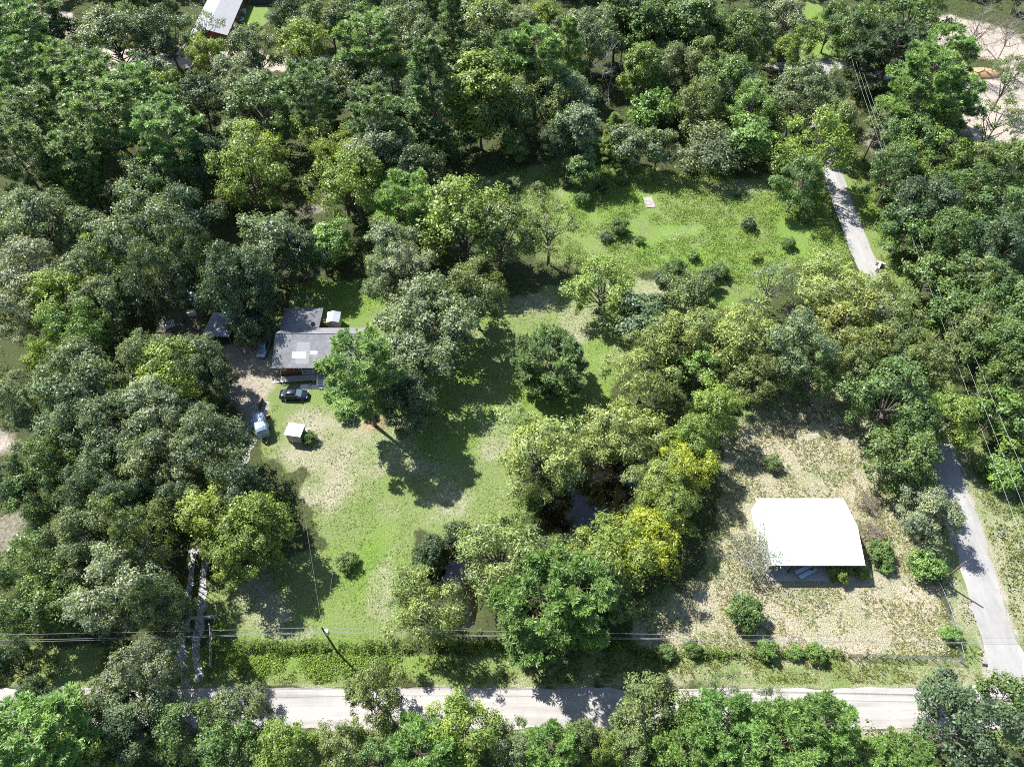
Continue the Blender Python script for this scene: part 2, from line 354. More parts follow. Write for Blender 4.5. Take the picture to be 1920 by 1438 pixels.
def ground_material():
    m, nt, b = mat_nodes('ground_cover')
    co = coords(nt)
    a = nt.nodes.new('ShaderNodeAttribute'); a.attribute_name = 'zA'; sa = nt.nodes.new('ShaderNodeSeparateColor'); nt.links.new(a.outputs['Color'], sa.inputs[0])
    c = nt.nodes.new('ShaderNodeAttribute'); c.attribute_name = 'zB'; sb = nt.nodes.new('ShaderNodeSeparateColor'); nt.links.new(c.outputs['Color'], sb.inputs[0])
    n_f = noise(nt, co, 5.5, 3.0, 0.75); n_m = noise(nt, co, 0.9, 5.0, 0.7); n_l = noise(nt, co, 0.16, 4.0, 0.6); n_x = noise(nt, co, 2.4, 4.0, 0.8)
    litter = ramp(nt, n_x, [(0.25, (0.028, 0.034, 0.014)), (0.45, (0.055, 0.058, 0.028)), (0.6, (0.062, 0.090, 0.028)), (0.8, (0.115, 0.098, 0.062))])
    green = ramp(nt, n_f, [(0.2, (0.070, 0.105, 0.030)), (0.5, (0.150, 0.195, 0.064)), (0.8, (0.270, 0.295, 0.140))])
    lushc = ramp(nt, n_f, [(0.2, (0.055, 0.106, 0.016)), (0.5, (0.125, 0.212, 0.034)), (0.8, (0.205, 0.280, 0.070))])
    straw = ramp(nt, n_f, [(0.2, (0.13, 0.125, 0.06)), (0.38, (0.245, 0.212, 0.148)), (0.55, (0.385, 0.335, 0.268)), (0.75, (0.50, 0.45, 0.38))])
    sandc = ramp(nt, n_m, [(0.2, (0.235, 0.195, 0.15)), (0.6, (0.385, 0.335, 0.285)), (0.85, (0.47, 0.43, 0.375))])
    clayc = ramp(nt, n_x, [(0.2, (0.24, 0.145, 0.095)), (0.8, (0.42, 0.285, 0.20))])
    g = mix(nt, math_n(nt, 'MULTIPLY', a.outputs['Alpha'], ramp(nt, n_m, [(0.3, 0.25), (0.6, 1.0)]), clamp=True), green, lushc)
    dn = math_n(nt, 'ADD', sa.outputs[1], math_n(nt, 'MULTIPLY_ADD', n_m, 0.75, -0.375))
    dn = math_n(nt, 'ADD', dn, math_n(nt, 'MULTIPLY_ADD', n_l, 0.9, -0.45)); dn = math_n(nt, 'ADD', dn, math_n(nt, 'MULTIPLY_ADD', n_f, 0.8, -0.4))
    g = mix(nt, ramp(nt, dn, [(0.22, 0.0), (0.92, 1.0)]), g, straw)
    gm = math_n(nt, 'ADD', sa.outputs[0], math_n(nt, 'MULTIPLY_ADD', n_x, 0.6, -0.3))
    base = mix(nt, ramp(nt, gm, [(0.38, 0.0), (0.62, 1.0)]), litter, g)
    sm = math_n(nt, 'ADD', sa.outputs[2], math_n(nt, 'MULTIPLY_ADD', n_x, 0.7, -0.35))
    base = mix(nt, ramp(nt, sm, [(0.34, 0.0), (0.72, 1.0)]), base, sandc)
    cm = math_n(nt, 'ADD', sb.outputs[0], math_n(nt, 'MULTIPLY_ADD', n_x, 0.7, -0.35))
    base = mix(nt, ramp(nt, cm, [(0.34, 0.0), (0.72, 0.9)]), base, clayc)
    base = mix(nt, ramp(nt, sb.outputs[1], [(0.55, 0.0), (0.95, 1.0)]), base, (0.022, 0.022, 0.012))
    nt.links.new(base, b.inputs['Base Color']); b.inputs['Roughness'].default_value = 0.95; b.inputs['Specular IOR Level'].default_value = 0.1
    bump(nt, b, math_n(nt, 'ADD', n_f, n_x), 0.9, 0.22)
    return m
M_GROUND = ground_material()
ground = link('ground', mesh_np('ground', V, Q, M_GROUND, {'zA': zA, 'zB': zB}, smooth=True)); tag(ground, kind='structure')

# ------------------------------------------------------------------ roads
def road_material(name, c, streak):
    m, nt, b = mat_nodes(name); co = coords(nt)
    mp = nt.nodes.new('ShaderNodeMapping'); mp.inputs['Scale'].default_value = streak; nt.links.new(co, mp.inputs['Vector'])
    s = noise(nt, mp.outputs[0], 1.0, 4.0, 0.6); f = noise(nt, co, 9.0, 3.0, 0.8); l = noise(nt, co, 0.25, 4.0, 0.6)
    col = ramp(nt, s, [(0.3, tuple(x*0.66 for x in c)), (0.68, tuple(x*1.08 for x in c))])
    col = mix(nt, 0.55, col, mix(nt, 1.0, col, ramp(nt, f, [(0.25, 0.55), (0.75, 1.0)]), 'MULTIPLY'))
    col = mix(nt, ramp(nt, l, [(0.35, 0.0), (0.7, 0.55)]), col, tuple(x*f2 for x, f2 in zip(c, (1.12, 1.06, 0.98))))
    cr = nt.nodes.new('ShaderNodeTexVoronoi'); cr.feature = 'DISTANCE_TO_EDGE'; cr.inputs['Scale'].default_value = 0.35
    wv = nt.nodes.new('ShaderNodeVectorMath'); wv.operation = 'ADD'; nz = nt.nodes.new('ShaderNodeTexNoise'); nz.inputs['Scale'].default_value = 0.8; nt.links.new(co, nz.inputs['Vector'])
    nt.links.new(co, wv.inputs[0]); nt.links.new(nz.outputs['Color'], wv.inputs[1]); nt.links.new(wv.outputs[0], cr.inputs['Vector'])
    crk = math_n(nt, 'MULTIPLY', ramp(nt, cr.outputs['Distance'], [(0.0, 1.0), (0.02, 0.0)]), ramp(nt, l, [(0.45, 0.0), (0.6, 0.35)]))
    col = mix(nt, crk, col, tuple(x*0.45 for x in c))
    st = noise(nt, co, 0.7, 3.0, 0.5); col = mix(nt, ramp(nt, st, [(0.70, 0.0), (0.76, 0.45)]), col, tuple(x*0.4 for x in c))
    nt.links.new(col, b.inputs['Base Color']); b.inputs['Roughness'].default_value = 0.9; b.inputs['Specular IOR Level'].default_value = 0.25
    bump(nt, b, f, 0.4, 0.02)
    return m
M_ROAD = road_material('pale_asphalt', (0.335, 0.32, 0.305), (0.06, 1.3, 1.0))
M_LANE = road_material('lane_asphalt', (0.285, 0.28, 0.272), (0.5, 0.12, 1.0))
def strip(name, line, w, z, mat, seed, jag=0.18, step=0.8):
    line = np.asarray(line, float); seg = np.hypot(*np.diff(line, axis=0).T); s = np.concatenate([[0], np.cumsum(seg)])
    n = int(s[-1]/step)+2; t = np.linspace(0, s[-1], n)
    x = np.interp(t, s, line[:, 0]); y = np.interp(t, s, line[:, 1])
    k = np.ones(9)/9
    if len(line) > 2:
        x = np.convolve(np.pad(x, 4, mode='edge'), k, 'valid'); y = np.convolve(np.pad(y, 4, mode='edge'), k, 'valid')
    dx, dy = np.gradient(x), np.gradient(y); L = np.hypot(dx, dy)+1e-9; px, py = -dy/L, dx/L
    r = np.random.default_rng(seed); cols = 7; u = np.linspace(-1, 1, cols); Vv = np.zeros((n, cols, 3))
    j0 = np.convolve(r.normal(0, jag, n+4), np.ones(3)/3, 'same')[:n]; j1 = np.convolve(r.normal(0, jag, n+4), np.ones(3)/3, 'same')[:n]
    for i, uu in enumerate(u):
        h = w/2*uu+(j0 if i == 0 else j1 if i == cols-1 else 0)
        Vv[:, i, 0] = x+px*h; Vv[:, i, 1] = y+py*h; Vv[:, i, 2] = z+0.05*(1-uu*uu)
    idx = (np.arange(n-1)[:, None]*cols+np.arange(cols-1)[None, :]).ravel()
    o = link(name, mesh_np(name, Vv.reshape(-1, 3), np.stack([idx, idx+cols, idx+cols+1, idx+1], 1), mat, smooth=True))
    return tag(o, kind='structure')
strip('road', [(-260, 21.1), (260, 21.1)], YB1-YB0, 0.008, M_ROAD, 3)
strip('side_road', SIDE, 4.35, 0.014, M_LANE, 4)
strip('cross_road', GP([(1430, 128), (1480, 124), (1540, 121), (1600, 124), (1680, 150)]), 4.0, 0.022, M_ROAD, 5)
# flare of the junction
jx = GP([(1888, 1180), (1886, 1160), (1855, 1175), (1862, 1215), (1862, 1250), (1845, 1275), (1815, 1290), (1830, 1300), (1990, 1300), (1990, 1270), (1940, 1255), (1915, 1215)])
jm = MB(); jm.add([(p[0], p[1], 0.011) for i, p in enumerate(jx)], [tuple(range(len(jx)))])
tag(jm.build('road_junction', M_ROAD), kind='structure')
# gravel two-track driveway
def gravel_material():
    m, nt, b = mat_nodes('gravel'); co = coords(nt)
    v = nt.nodes.new('ShaderNodeTexVoronoi'); v.inputs['Scale'].default_value = 5.0; nt.links.new(co, v.inputs['Vector'])
    sc = nt.nodes.new('ShaderNodeSeparateColor'); nt.links.new(v.outputs['Color'], sc.inputs[0])
    col = ramp(nt, sc.outputs[0], [(0.0, (0.10, 0.095, 0.085)), (0.5, (0.24, 0.235, 0.225)), (1.0, (0.42, 0.41, 0.40))])
    nt.links.new(col, b.inputs['Base Color']); b.inputs['Roughness'].default_value = 0.9
    bump(nt, b, v.outputs['Distance'], 0.8, 0.08)
    return m
M_GRAVEL = gravel_material()
def offset_line(line, off):
    line = np.asarray(line); d = np.gradient(line, axis=0); L = np.hypot(d[:, 0], d[:, 1])[:, None]; nrm = np.stack([-d[:, 1], d[:, 0]], 1)/L
    return line+nrm*off
strip('driveway', offset_line(DRIVE, 0.85), 0.95, 0.012, M_GRAVEL, 6, 0.3, 0.4)
strip('driveway', offset_line(DRIVE, -0.85), 0.95, 0.012, M_GRAVEL, 7, 0.3, 0.4)
# concrete slab in the field
M_CONC = simple('concrete', (0.34, 0.31, 0.285), 0.9, 0, 0.2, 3.0)
cs = G(1217, 380); tag(MB().box((cs[0], cs[1], 0.06), (1.9, 3.5, 0.16), 0.12).build('concrete_slab', simple('stained_concrete', (0.25, 0.225, 0.20), 0.9, 0, 0.35, 1.2, 0.3, 0.2)), 'bare grey concrete slab lying in the overgrown green field', 'slab')

# ------------------------------------------------------------------ water
def water_material():
    m, nt, b = mat_nodes('dark_water'); co = coords(nt)
    nt.links.new(ramp(nt, noise(nt, co, 0.5, 3.0), [(0.3, (0.002, 0.003, 0.0025)), (0.7, (0.008, 0.006, 0.003))]), b.inputs['Base Color'])
    b.inputs['Roughness'].default_value = 0.03; b.inputs['Specular IOR Level'].default_value = 0.5
    bump(nt, b, noise(nt, co, 1.2, 2.0), 0.04, 0.05)
    return m
M_WATER = water_material()
def grow(poly, d):
    c = poly.mean(0); v = poly-c; L = np.hypot(v[:, 0], v[:, 1])[:, None]; return c+v*(1+d/L)
for poly, nm in ((POND, 'pond_water'), (CREEK, 'creek_water'), (FARCREEK, 'creek_water')):
    p = grow(poly, 0.9); tag(MB().add([(q[0], q[1], -0.55) for q in p], [tuple(range(len(p)))]).build(nm, M_WATER), kind='structure')
M_FALLEN = simple('fallen_leaf', (0.24, 0.19, 0.12), 0.8, 0, 0.5, 8.0)
def scatter_in(poly, n, r):
    lo, hi = poly.min(0), poly.max(0); out = np.zeros((0, 2))
    while len(out) < n:
        p = lo+r.random((n*3, 2))*(hi-lo); out = np.concatenate([out, p[sdist(p, poly) < 0]])
    return out[:n]
r_ = np.random.default_rng(55); fl = np.concatenate([scatter_in(POND, 190, r_), scatter_in(CREEK, 20, r_)])
ang = r_.random(len(fl))*6.28; sz = 0.035+r_.random(len(fl))**2*0.07
Vf = np.zeros((len(fl), 4, 3)); 
for k, (u, v) in enumerate(((1, 0), (0, .6), (-1, 0), (0, -.6))):
    Vf[:, k, 0] = fl[:, 0]+(np.cos(ang)*u-np.sin(ang)*v)*sz; Vf[:, k, 1] = fl[:, 1]+(np.sin(ang)*u+np.cos(ang)*v)*sz; Vf[:, k, 2] = -0.53+0.01*((k % 2))
tag(link('floating_leaves', mesh_np('floating_leaves', Vf.reshape(-1, 3), np.arange(len(fl)*4).reshape(-1, 4), M_FALLEN)), 'small pale fallen leaves floating on the dark pond water', 'leaves', kind='stuff')

# ------------------------------------------------------------------ foliage clouds
def unit(v): return v/(np.linalg.norm(v, axis=-1, keepdims=True)+1e-9)
def leaf_quads(C, Nrm, S, asp, r, lv=None, cv=None):
    """rhombic leaves at C with face normals near Nrm"""
    n = len(C); Nn = unit(Nrm); t = unit(np.cross(Nn, r.normal(size=(n, 3)))); b = np.cross(Nn, t)
    S = np.asarray(S).reshape(-1, 1)*np.ones((n, 1)); A = np.asarray(asp).reshape(-1, 1)*np.ones((n, 1))
    Vq = np.stack([C+t*S, C+b*S*A+Nn*S*0.18, C-t*S, C-b*S*A+Nn*S*0.18], 1).reshape(-1, 3)
    lv = r.random(n) if lv is None else lv; cv = np.full(n, 0.5) if cv is None else cv
    return Vq, np.repeat(lv, 4), np.repeat(cv, 4)
def cloud_mesh(name, Vq, lv, cv, mat):
    return mesh_np(name, Vq, np.arange(len(Vq)).reshape(-1, 4), mat, {'lv': lv, 'cv': cv})

def broad(seed, R, H, base, lobes, clumps, leaves, s, flat=0.75, lr=(0.30, 0.46), cr=0.135, asp=0.58, low=-0.45, droop=0.0, dens=1.0, trunk=0.3, lean=0.0, out=(0.48, 0.74)):
    r = np.random.default_rng(seed); zc = H*(1+base)/2; av = H*(1-base)/2
    C = []; NR = []; CV = []; mb = MB()
    top = Vector((r.normal()*lean*R, r.normal()*lean*R, zc*0.98)); fork = Vector((top.x*0.3, top.y*0.3, max(0.3, H*base*0.85)))
    mb.tube([(0, 0, -0.4), (0.06, 0.02, 0.5), fork, top], [trunk*1.35, trunk, trunk*0.75, trunk*0.25], 7)
    ga = math.pi*(3-math.sqrt(5)); off = r.random()*6.28
    for i in range(lobes):
        el = low+(1-low)*(i+0.5)/lobes; el = float(np.clip(el+r.normal()*0.08, -0.7, 1)); az = off+ga*i+r.normal()*0.35
        h = math.sqrt(max(0, 1-el*el)); d = np.array([h*math.cos(az), h*math.sin(az), el])
        k = r.uniform(*out)*(1.08 if el < 0.3 else 1.0)
        lc = np.array([0, 0, zc])+d*np.array([R, R, av])*k+np.array([top.x, top.y, 0])*0.5
        L = R*r.uniform(*lr); tone = r.random()
        a = fork.lerp(top, r.uniform(0.0, 0.8)); mid = a.lerp(Vector(lc), 0.55)+Vector((0, 0, -0.04*R))
        mb.tube([a, mid, Vector(lc)], [trunk*0.42, trunk*0.26, trunk*0.10], 5, cap=False)
        nc = max(4, int(clumps*(L/(R*0.38))**2*dens))
        dd = unit(r.normal(size=(nc, 3))+d*0.55+np.array([0, 0, 0.25]))
        cc = lc+dd*L*r.uniform(0.55, 1.08, (nc, 1))*np.array([1, 1, 0.82])
        for j in range(nc):
            if j % 3 == 0:
                mb.tube([Vector(lc).lerp(Vector(cc[j]), 0.05), Vector(cc[j])], [trunk*0.10, trunk*0.04], 3, cap=False)
            q = R*cr*r.uniform(0.65, 1.35); m = int(leaves*r.uniform(0.7, 1.3))
            o = r.normal(size=(m, 3))*q*0.56*np.array([1, 1, flat]); o[:, 2] -= droop*np.hypot(o[:, 0], o[:, 1])
            C.append(cc[j]+o); NR.append(o/q*0.5+dd[j]*0.55+np.array([0, 0, 0.55])+r.normal(size=(m, 3))*0.55); CV.append(np.full(m, np.clip(0.55*tone+0.45*r.random(), 0, 1)))
    C = np.concatenate(C); NR = np.concatenate(NR); CV = np.concatenate(CV)
    C[:, 2] = np.maximum(C[:, 2], 0.08)
    Vq, lv, cv = leaf_quads(C, NR, s*r.uniform(0.6, 1.35, len(C)), asp, r, None, CV)
    Re = float(np.percentile(np.hypot(C[:, 0], C[:, 1]), 96)); He = float(np.percentile(C[:, 2], 99.7))
    return cloud_mesh('crown', Vq, lv, cv, M_LEAF), mb.mesh('trunk', M_BARK, True), Re, He, float((np.percentile(C[:, 2], 4)+He)/2/He)

def pine(seed, R, H, base=0.5, nb=40, tufts=18, needles=18, s=0.25, cone=0.0, trunk=0.24):
    r = np.random.default_rng(seed); mb = MB(); lean = r.normal(size=2)*0.02*H
    def ax(z): t = z/H; return np.array([lean[0]*t*t, lean[1]*t*t, z])
    mb.tube([ax(-0.4), ax(H*0.3), ax(H*0.6), ax(H*0.97)], [trunk*1.2, trunk*0.9, trunk*0.65, trunk*0.12], 8)
    C = []; NR = []; CV = []; ga = 2.4; SS = []
    for i in range(nb):
        t = (i+0.5)/nb; z = H*(base+(1-base)*t)
        prof = (1-cone)*math.sqrt(max(0.03, 1-((t-0.38)/0.66)**2))+cone*(1.05-t)
        L = R*prof*r.uniform(0.72, 1.12); az = ga*i+r.normal()*0.4; up = 0.05+0.55*t+r.normal()*0.06
        d = np.array([math.cos(az), math.sin(az), up]); p0 = ax(z-L*up*0.5)
        mb.tube([p0, p0+d*L*0.5+np.array([0, 0, -0.03*L]), p0+d*L*0.96], [trunk*0.26, trunk*0.16, trunk*0.05], 4, cap=False)
        tone = r.random(); nt_ = max(5, int(tufts*(0.45+0.75*L/R))); side = np.array([-d[1], d[0], 0])
        for k in range(nt_):
            f = 0.32+0.72*math.sqrt((k+0.5)/nt_); w = 0.30*L*(1.12-f)*1.3+0.28
            c = p0+d*L*f+side*r.normal()*w*0.75+np.array([0, 0, abs(r.normal())*0.22+0.05])
            q = s*r.uniform(0.8, 1.35); nd = unit(r.normal(size=(needles, 3))*np.array([1, 1, 0.7])+np.array([0, 0, 0.30])+d*0.35)
            C.append(c+nd*q*1.25); NR.append(nd); CV.append(np.full(needles, np.clip(0.5*tone+0.5*r.random(), 0, 1))); SS.append(np.full(needles, q))
    C = np.concatenate(C); D = np.concatenate(NR); CV = np.concatenate(CV); S = np.concatenate(SS)[:, None]
    n = len(C); b = unit(np.cross(D, np.array([0, 0, 1.0]))+r.normal(size=(n, 3))*0.35)
    Vq = np.stack([C-D*S*1.1, C+b*S*0.26, C+D*S*1.1, C-b*S*0.26], 1).reshape(-1, 3)
    Re = float(np.percentile(np.hypot(C[:, 0], C[:, 1]), 95)); He = float(np.percentile(C[:, 2], 99.7))
    return cloud_mesh('crown', Vq, np.repeat(r.random(n), 4), np.repeat(CV, 4), M_NEEDLE), mb.mesh('trunk', M_BARK, True), Re, He, float((np.percentile(C[:, 2], 4)+He)/2/He)

def twiggy(seed, R, H, leafy, levels=4, pale=True):
    """bare or half bare crown: a forking skeleton of twigs with few leaves"""
    r = np.random.default_rng(seed); mb = MB(); C = []
    def grow_(p, d, L, rad, lev):
        q = p+d*L; mid = p+d*L*0.5+r.normal(size=3)*L*0.05
        mb.tube([p, mid, q], [rad, rad*0.8, rad*0.55], 5 if lev < 2 else 3, cap=False)
        if lev >= levels:
            C.append(q); C.append(mid); return
        for _ in range(4 if lev > 0 else 6):
            nd = unit((d*0.75+r.normal(size=3)*0.62+np.array([0, 0, 0.12]))[None])[0]
            grow_(q if r.random() < 0.6 else mid, nd, L*r.uniform(0.55, 0.8), rad*0.55, lev+1)
    if H > R*2.2: grow_(np.array([0, 0, -0.3]), np.array([0.02, 0.03, 1.0]), H*0.48, 0.24, 0)
    else:
        for k in range(9):
            a = k*0.7; grow_(np.array([0, 0, -0.1]), unit(np.array([[math.cos(a)*0.7, math.sin(a)*0.7, r.uniform(0.5, 1.1)]]))[0], R*0.5, 0.055, 1)
    C = np.array(C); k = max(1, int(leafy)); o = np.repeat(C, k, 0)+r.normal(size=(len(C)*k, 3))*0.16*R/2.5
    o[:, 2] = np.maximum(o[:, 2], 0.06)
    if leafy < 1: o = o[r.random(len(o)) < leafy]
    Vq, lv, cv = leaf_quads(o, r.normal(size=o.shape)+[0, 0, .6], 0.085*r.uniform(.7, 1.4, len(o)), 0.5, r, None, r.random(len(o)))
    ext = np.abs(C[:, :2]).max(); top = C[:, 2].max()
    return cloud_mesh('crown', Vq, lv, cv, M_LEAF), mb.mesh('trunk', M_BARK, False), float(np.percentile(np.hypot(C[:, 0], C[:, 1]), 96)), float(top), 0.62

PROTO = {
 'O': [broad(101+i, 6.2, 15.0, 0.16, 19+2*i, 16, 66, 0.185, 0.66, lr=(0.20, 0.42), cr=0.118, lean=0.12, low=-0.62, out=(0.45, 0.84)) for i in range(5)],
 'o': [broad(121+i, 3.6, 9.5, 0.12, 12, 12, 58, 0.17, 0.72, lr=(0.24, 0.44), cr=0.14, low=-0.7, trunk=0.18, out=(0.45, 0.8)) for i in range(2)],
 'B': [broad(201+i, 5.6, 15.5, 0.10, 21+2*i, 13, 68, 0.19, 0.74, lr=(0.18, 0.38), cr=0.135, low=-0.75, lean=0.12, out=(0.45, 0.86)) for i in range(5)],
 'b': [broad(221+i, 3.4, 9.0, 0.08, 12, 11, 58, 0.175, 0.76, lr=(0.22, 0.44), cr=0.15, low=-0.8, trunk=0.16, out=(0.4, 0.8)) for i in range(2)],
 'C': [broad(301+i, 5.4, 13.0, 0.08, 24, 14, 66, 0.205, 0.36, lr=(0.18, 0.36), cr=0.13, asp=0.34, low=-0.75, droop=0.42, out=(0.42, 0.88)) for i in range(4)],
 'T': [broad(401+i, 3.4, 15.5, 0.08, 20, 11, 58, 0.185, 0.85, lr=(0.26, 0.52), cr=0.16, low=-0.85, trunk=0.2, out=(0.4, 0.84)) for i in range(3)],
 'V': [broad(451+i, 5.2, 13.5, 0.24, 14, 8, 42, 0.165, 0.75, lr=(0.2, 0.40), cr=0.12, low=-0.55, dens=0.95, out=(0.45, 0.86)) for i in range(2)],
 'S': [broad(501+i, 2.3, 3.8, 0.0, 13, 9, 40, 0.135, 0.85, lr=(0.34, 0.5), cr=0.17, low=-0.55, trunk=0.08) for i in range(3)],
 'F': [broad(541+i, 2.6, 4.6, 0.0, 15, 11, 46, 0.115, 0.85, lr=(0.34, 0.5), cr=0.15, low=-0.5, trunk=0.09, asp=0.45) for i in range(1)],
 'P': [pine(601+i, 4.8, 20.0, 0.44, 42, 24, 19) for i in range(3)],
 'R': [pine(641+i, 5.6, 11.0, 0.18, 46, 25, 19, trunk=0.22) for i in range(2)],
 'K': [pine(661+i, 4.6, 21.0, 0.10, 58, 19, 18, cone=0.75) for i in range(2)],
 'D': [twiggy(701, 3.4, 4.6, 2.0, 4)],
 'E': [twiggy(721, 5.0, 14.0, 0.5, 4)],
 'X': [twiggy(741, 4.0, 14.0, 0.02, 4)],
}
KNAME = {'O': ('oak_tree', 'oak'), 'o': ('oak_tree', 'oak'), 'B': ('broadleaf_tree', 'broadleaf tree'), 'b': ('broadleaf_tree', 'broadleaf tree'), 'C': ('cypress_tree', 'feathery cypress'),
         'T': ('slender_tree', 'slender upright tree'), 'V': ('sparse_tree', 'thin-crowned tree'), 'S': ('shrub', 'shrub'), 'F': ('shrub', 'fine-leaved shrub'), 'P': ('pine_tree', 'pine'), 'R': ('pine_tree', 'round pine'),
         'K': ('pine_tree', 'conical pine'), 'D': ('bare_shrub', 'half-bare shrub'), 'E': ('bare_tree', 'half-bare tree'), 'X': ('dead_tree', 'leafless dead tree')}
HRULE = {'O': lambda R: 6.0+1.55*R, 'o': lambda R: 2.2+1.9*R, 'B': lambda R: 5.5+1.75*R, 'b': lambda R: 2.0+2.0*R, 'C': lambda R: 4.0+1.65*R, 'T': lambda R: 8.0+2.1*R, 'V': lambda R: 6.0+1.5*R,
         'S': lambda R: 1.65*R, 'F': lambda R: 1.8*R, 'P': lambda R: 12.0+1.7*R, 'R': lambda R: 2.5+1.5*R, 'K': lambda R: 9+2.6*R, 'D': lambda R: 1.3*R+.6, 'E': lambda R: 6+1.6*R, 'X': lambda R: 5+2.2*R}
TINT = {'g': (0.158, 0.208, 0.118), 'G': (0.222, 0.262, 0.178), 'd': (0.082, 0.126, 0.068), 'm': (0.120, 0.190, 0.066), 'b': (0.160, 0.262, 0.080), 'y': (0.192, 0.262, 0.064),
        'o': (0.165, 0.212, 0.084), 'Y': (0.270, 0.315, 0.045), 'c': (0.245, 0.300, 0.116), 'r': (0.22, 0.17, 0.12), 'w': (0.30, 0.28, 0.22)}
TNAME = {'g': 'grey-green', 'G': 'silvery', 'd': 'dark green', 'm': 'mid-green', 'b': 'bright green', 'y': 'yellow-green', 'o': 'olive', 'Y': 'golden yellow', 'c': 'pale olive', 'r': 'brownish', 'w': 'pale grey'}
BARK = {'P': (0.15, 0.105, 0.08), 'K': (0.14, 0.10, 0.08), 'R': (0.14, 0.10, 0.08), 'X': (0.55, 0.52, 0.50), 'D': (0.40, 0.37, 0.34), 'E': (0.30, 0.25, 0.22)}

LAND = [('the grey-roofed house', 590, 655), ('the dark car', 553, 742), ('the small white shed', 552, 808), ('the white metal barn', 1520, 1000), ('the dark pond', 1100, 915), ('the gravel driveway', 370, 1120),
        ('the slab in the field', 1217, 380), ('the pale dirt lot', 1850, 200), ('the long brick house', 415, 40), ('the ribbed carport roof', 407, 608), ('the pole beside the verge', 620, 1205),
        ('the sunlit stretch of lane', 1595, 425), ('the side road', 1775, 880), ('the left end of the bottom road', 250, 1300), ('the tree shadow on the road', 1110, 1315), ('the road junction', 1870, 1270),
        ('the sunny road below the barn', 1580, 1335), ('the bottom left corner', 20, 1420), ('the top left corner', 20, 20), ('the sandy left-edge gap', 15, 835), ('the white dead tree', 1152, 108),
        ('the top grass strip', 1525, 60), ('the small brown roof at left', 183, 435), ('the narrow creek pool', 845, 1065), ('the clay patch by the lawn', 705, 805), ('the leaning pole by the lane', 1628, 270),
        ('the middle of the top edge', 900, 5), ('the gravel at top left', 260, 105), ('the right edge', 1915, 600), ('the shaded edge of the field', 900, 320)]
TREES = []
def tree(px, py, rpx, kind, tint, h=None, label=None, squash=1.0, bark=None, rz=None):
    TREES.append(dict(px=px, py=py, r=rpx, k=kind, t=tint, h=h, label=label, sq=squash, bark=bark, rz=rz))

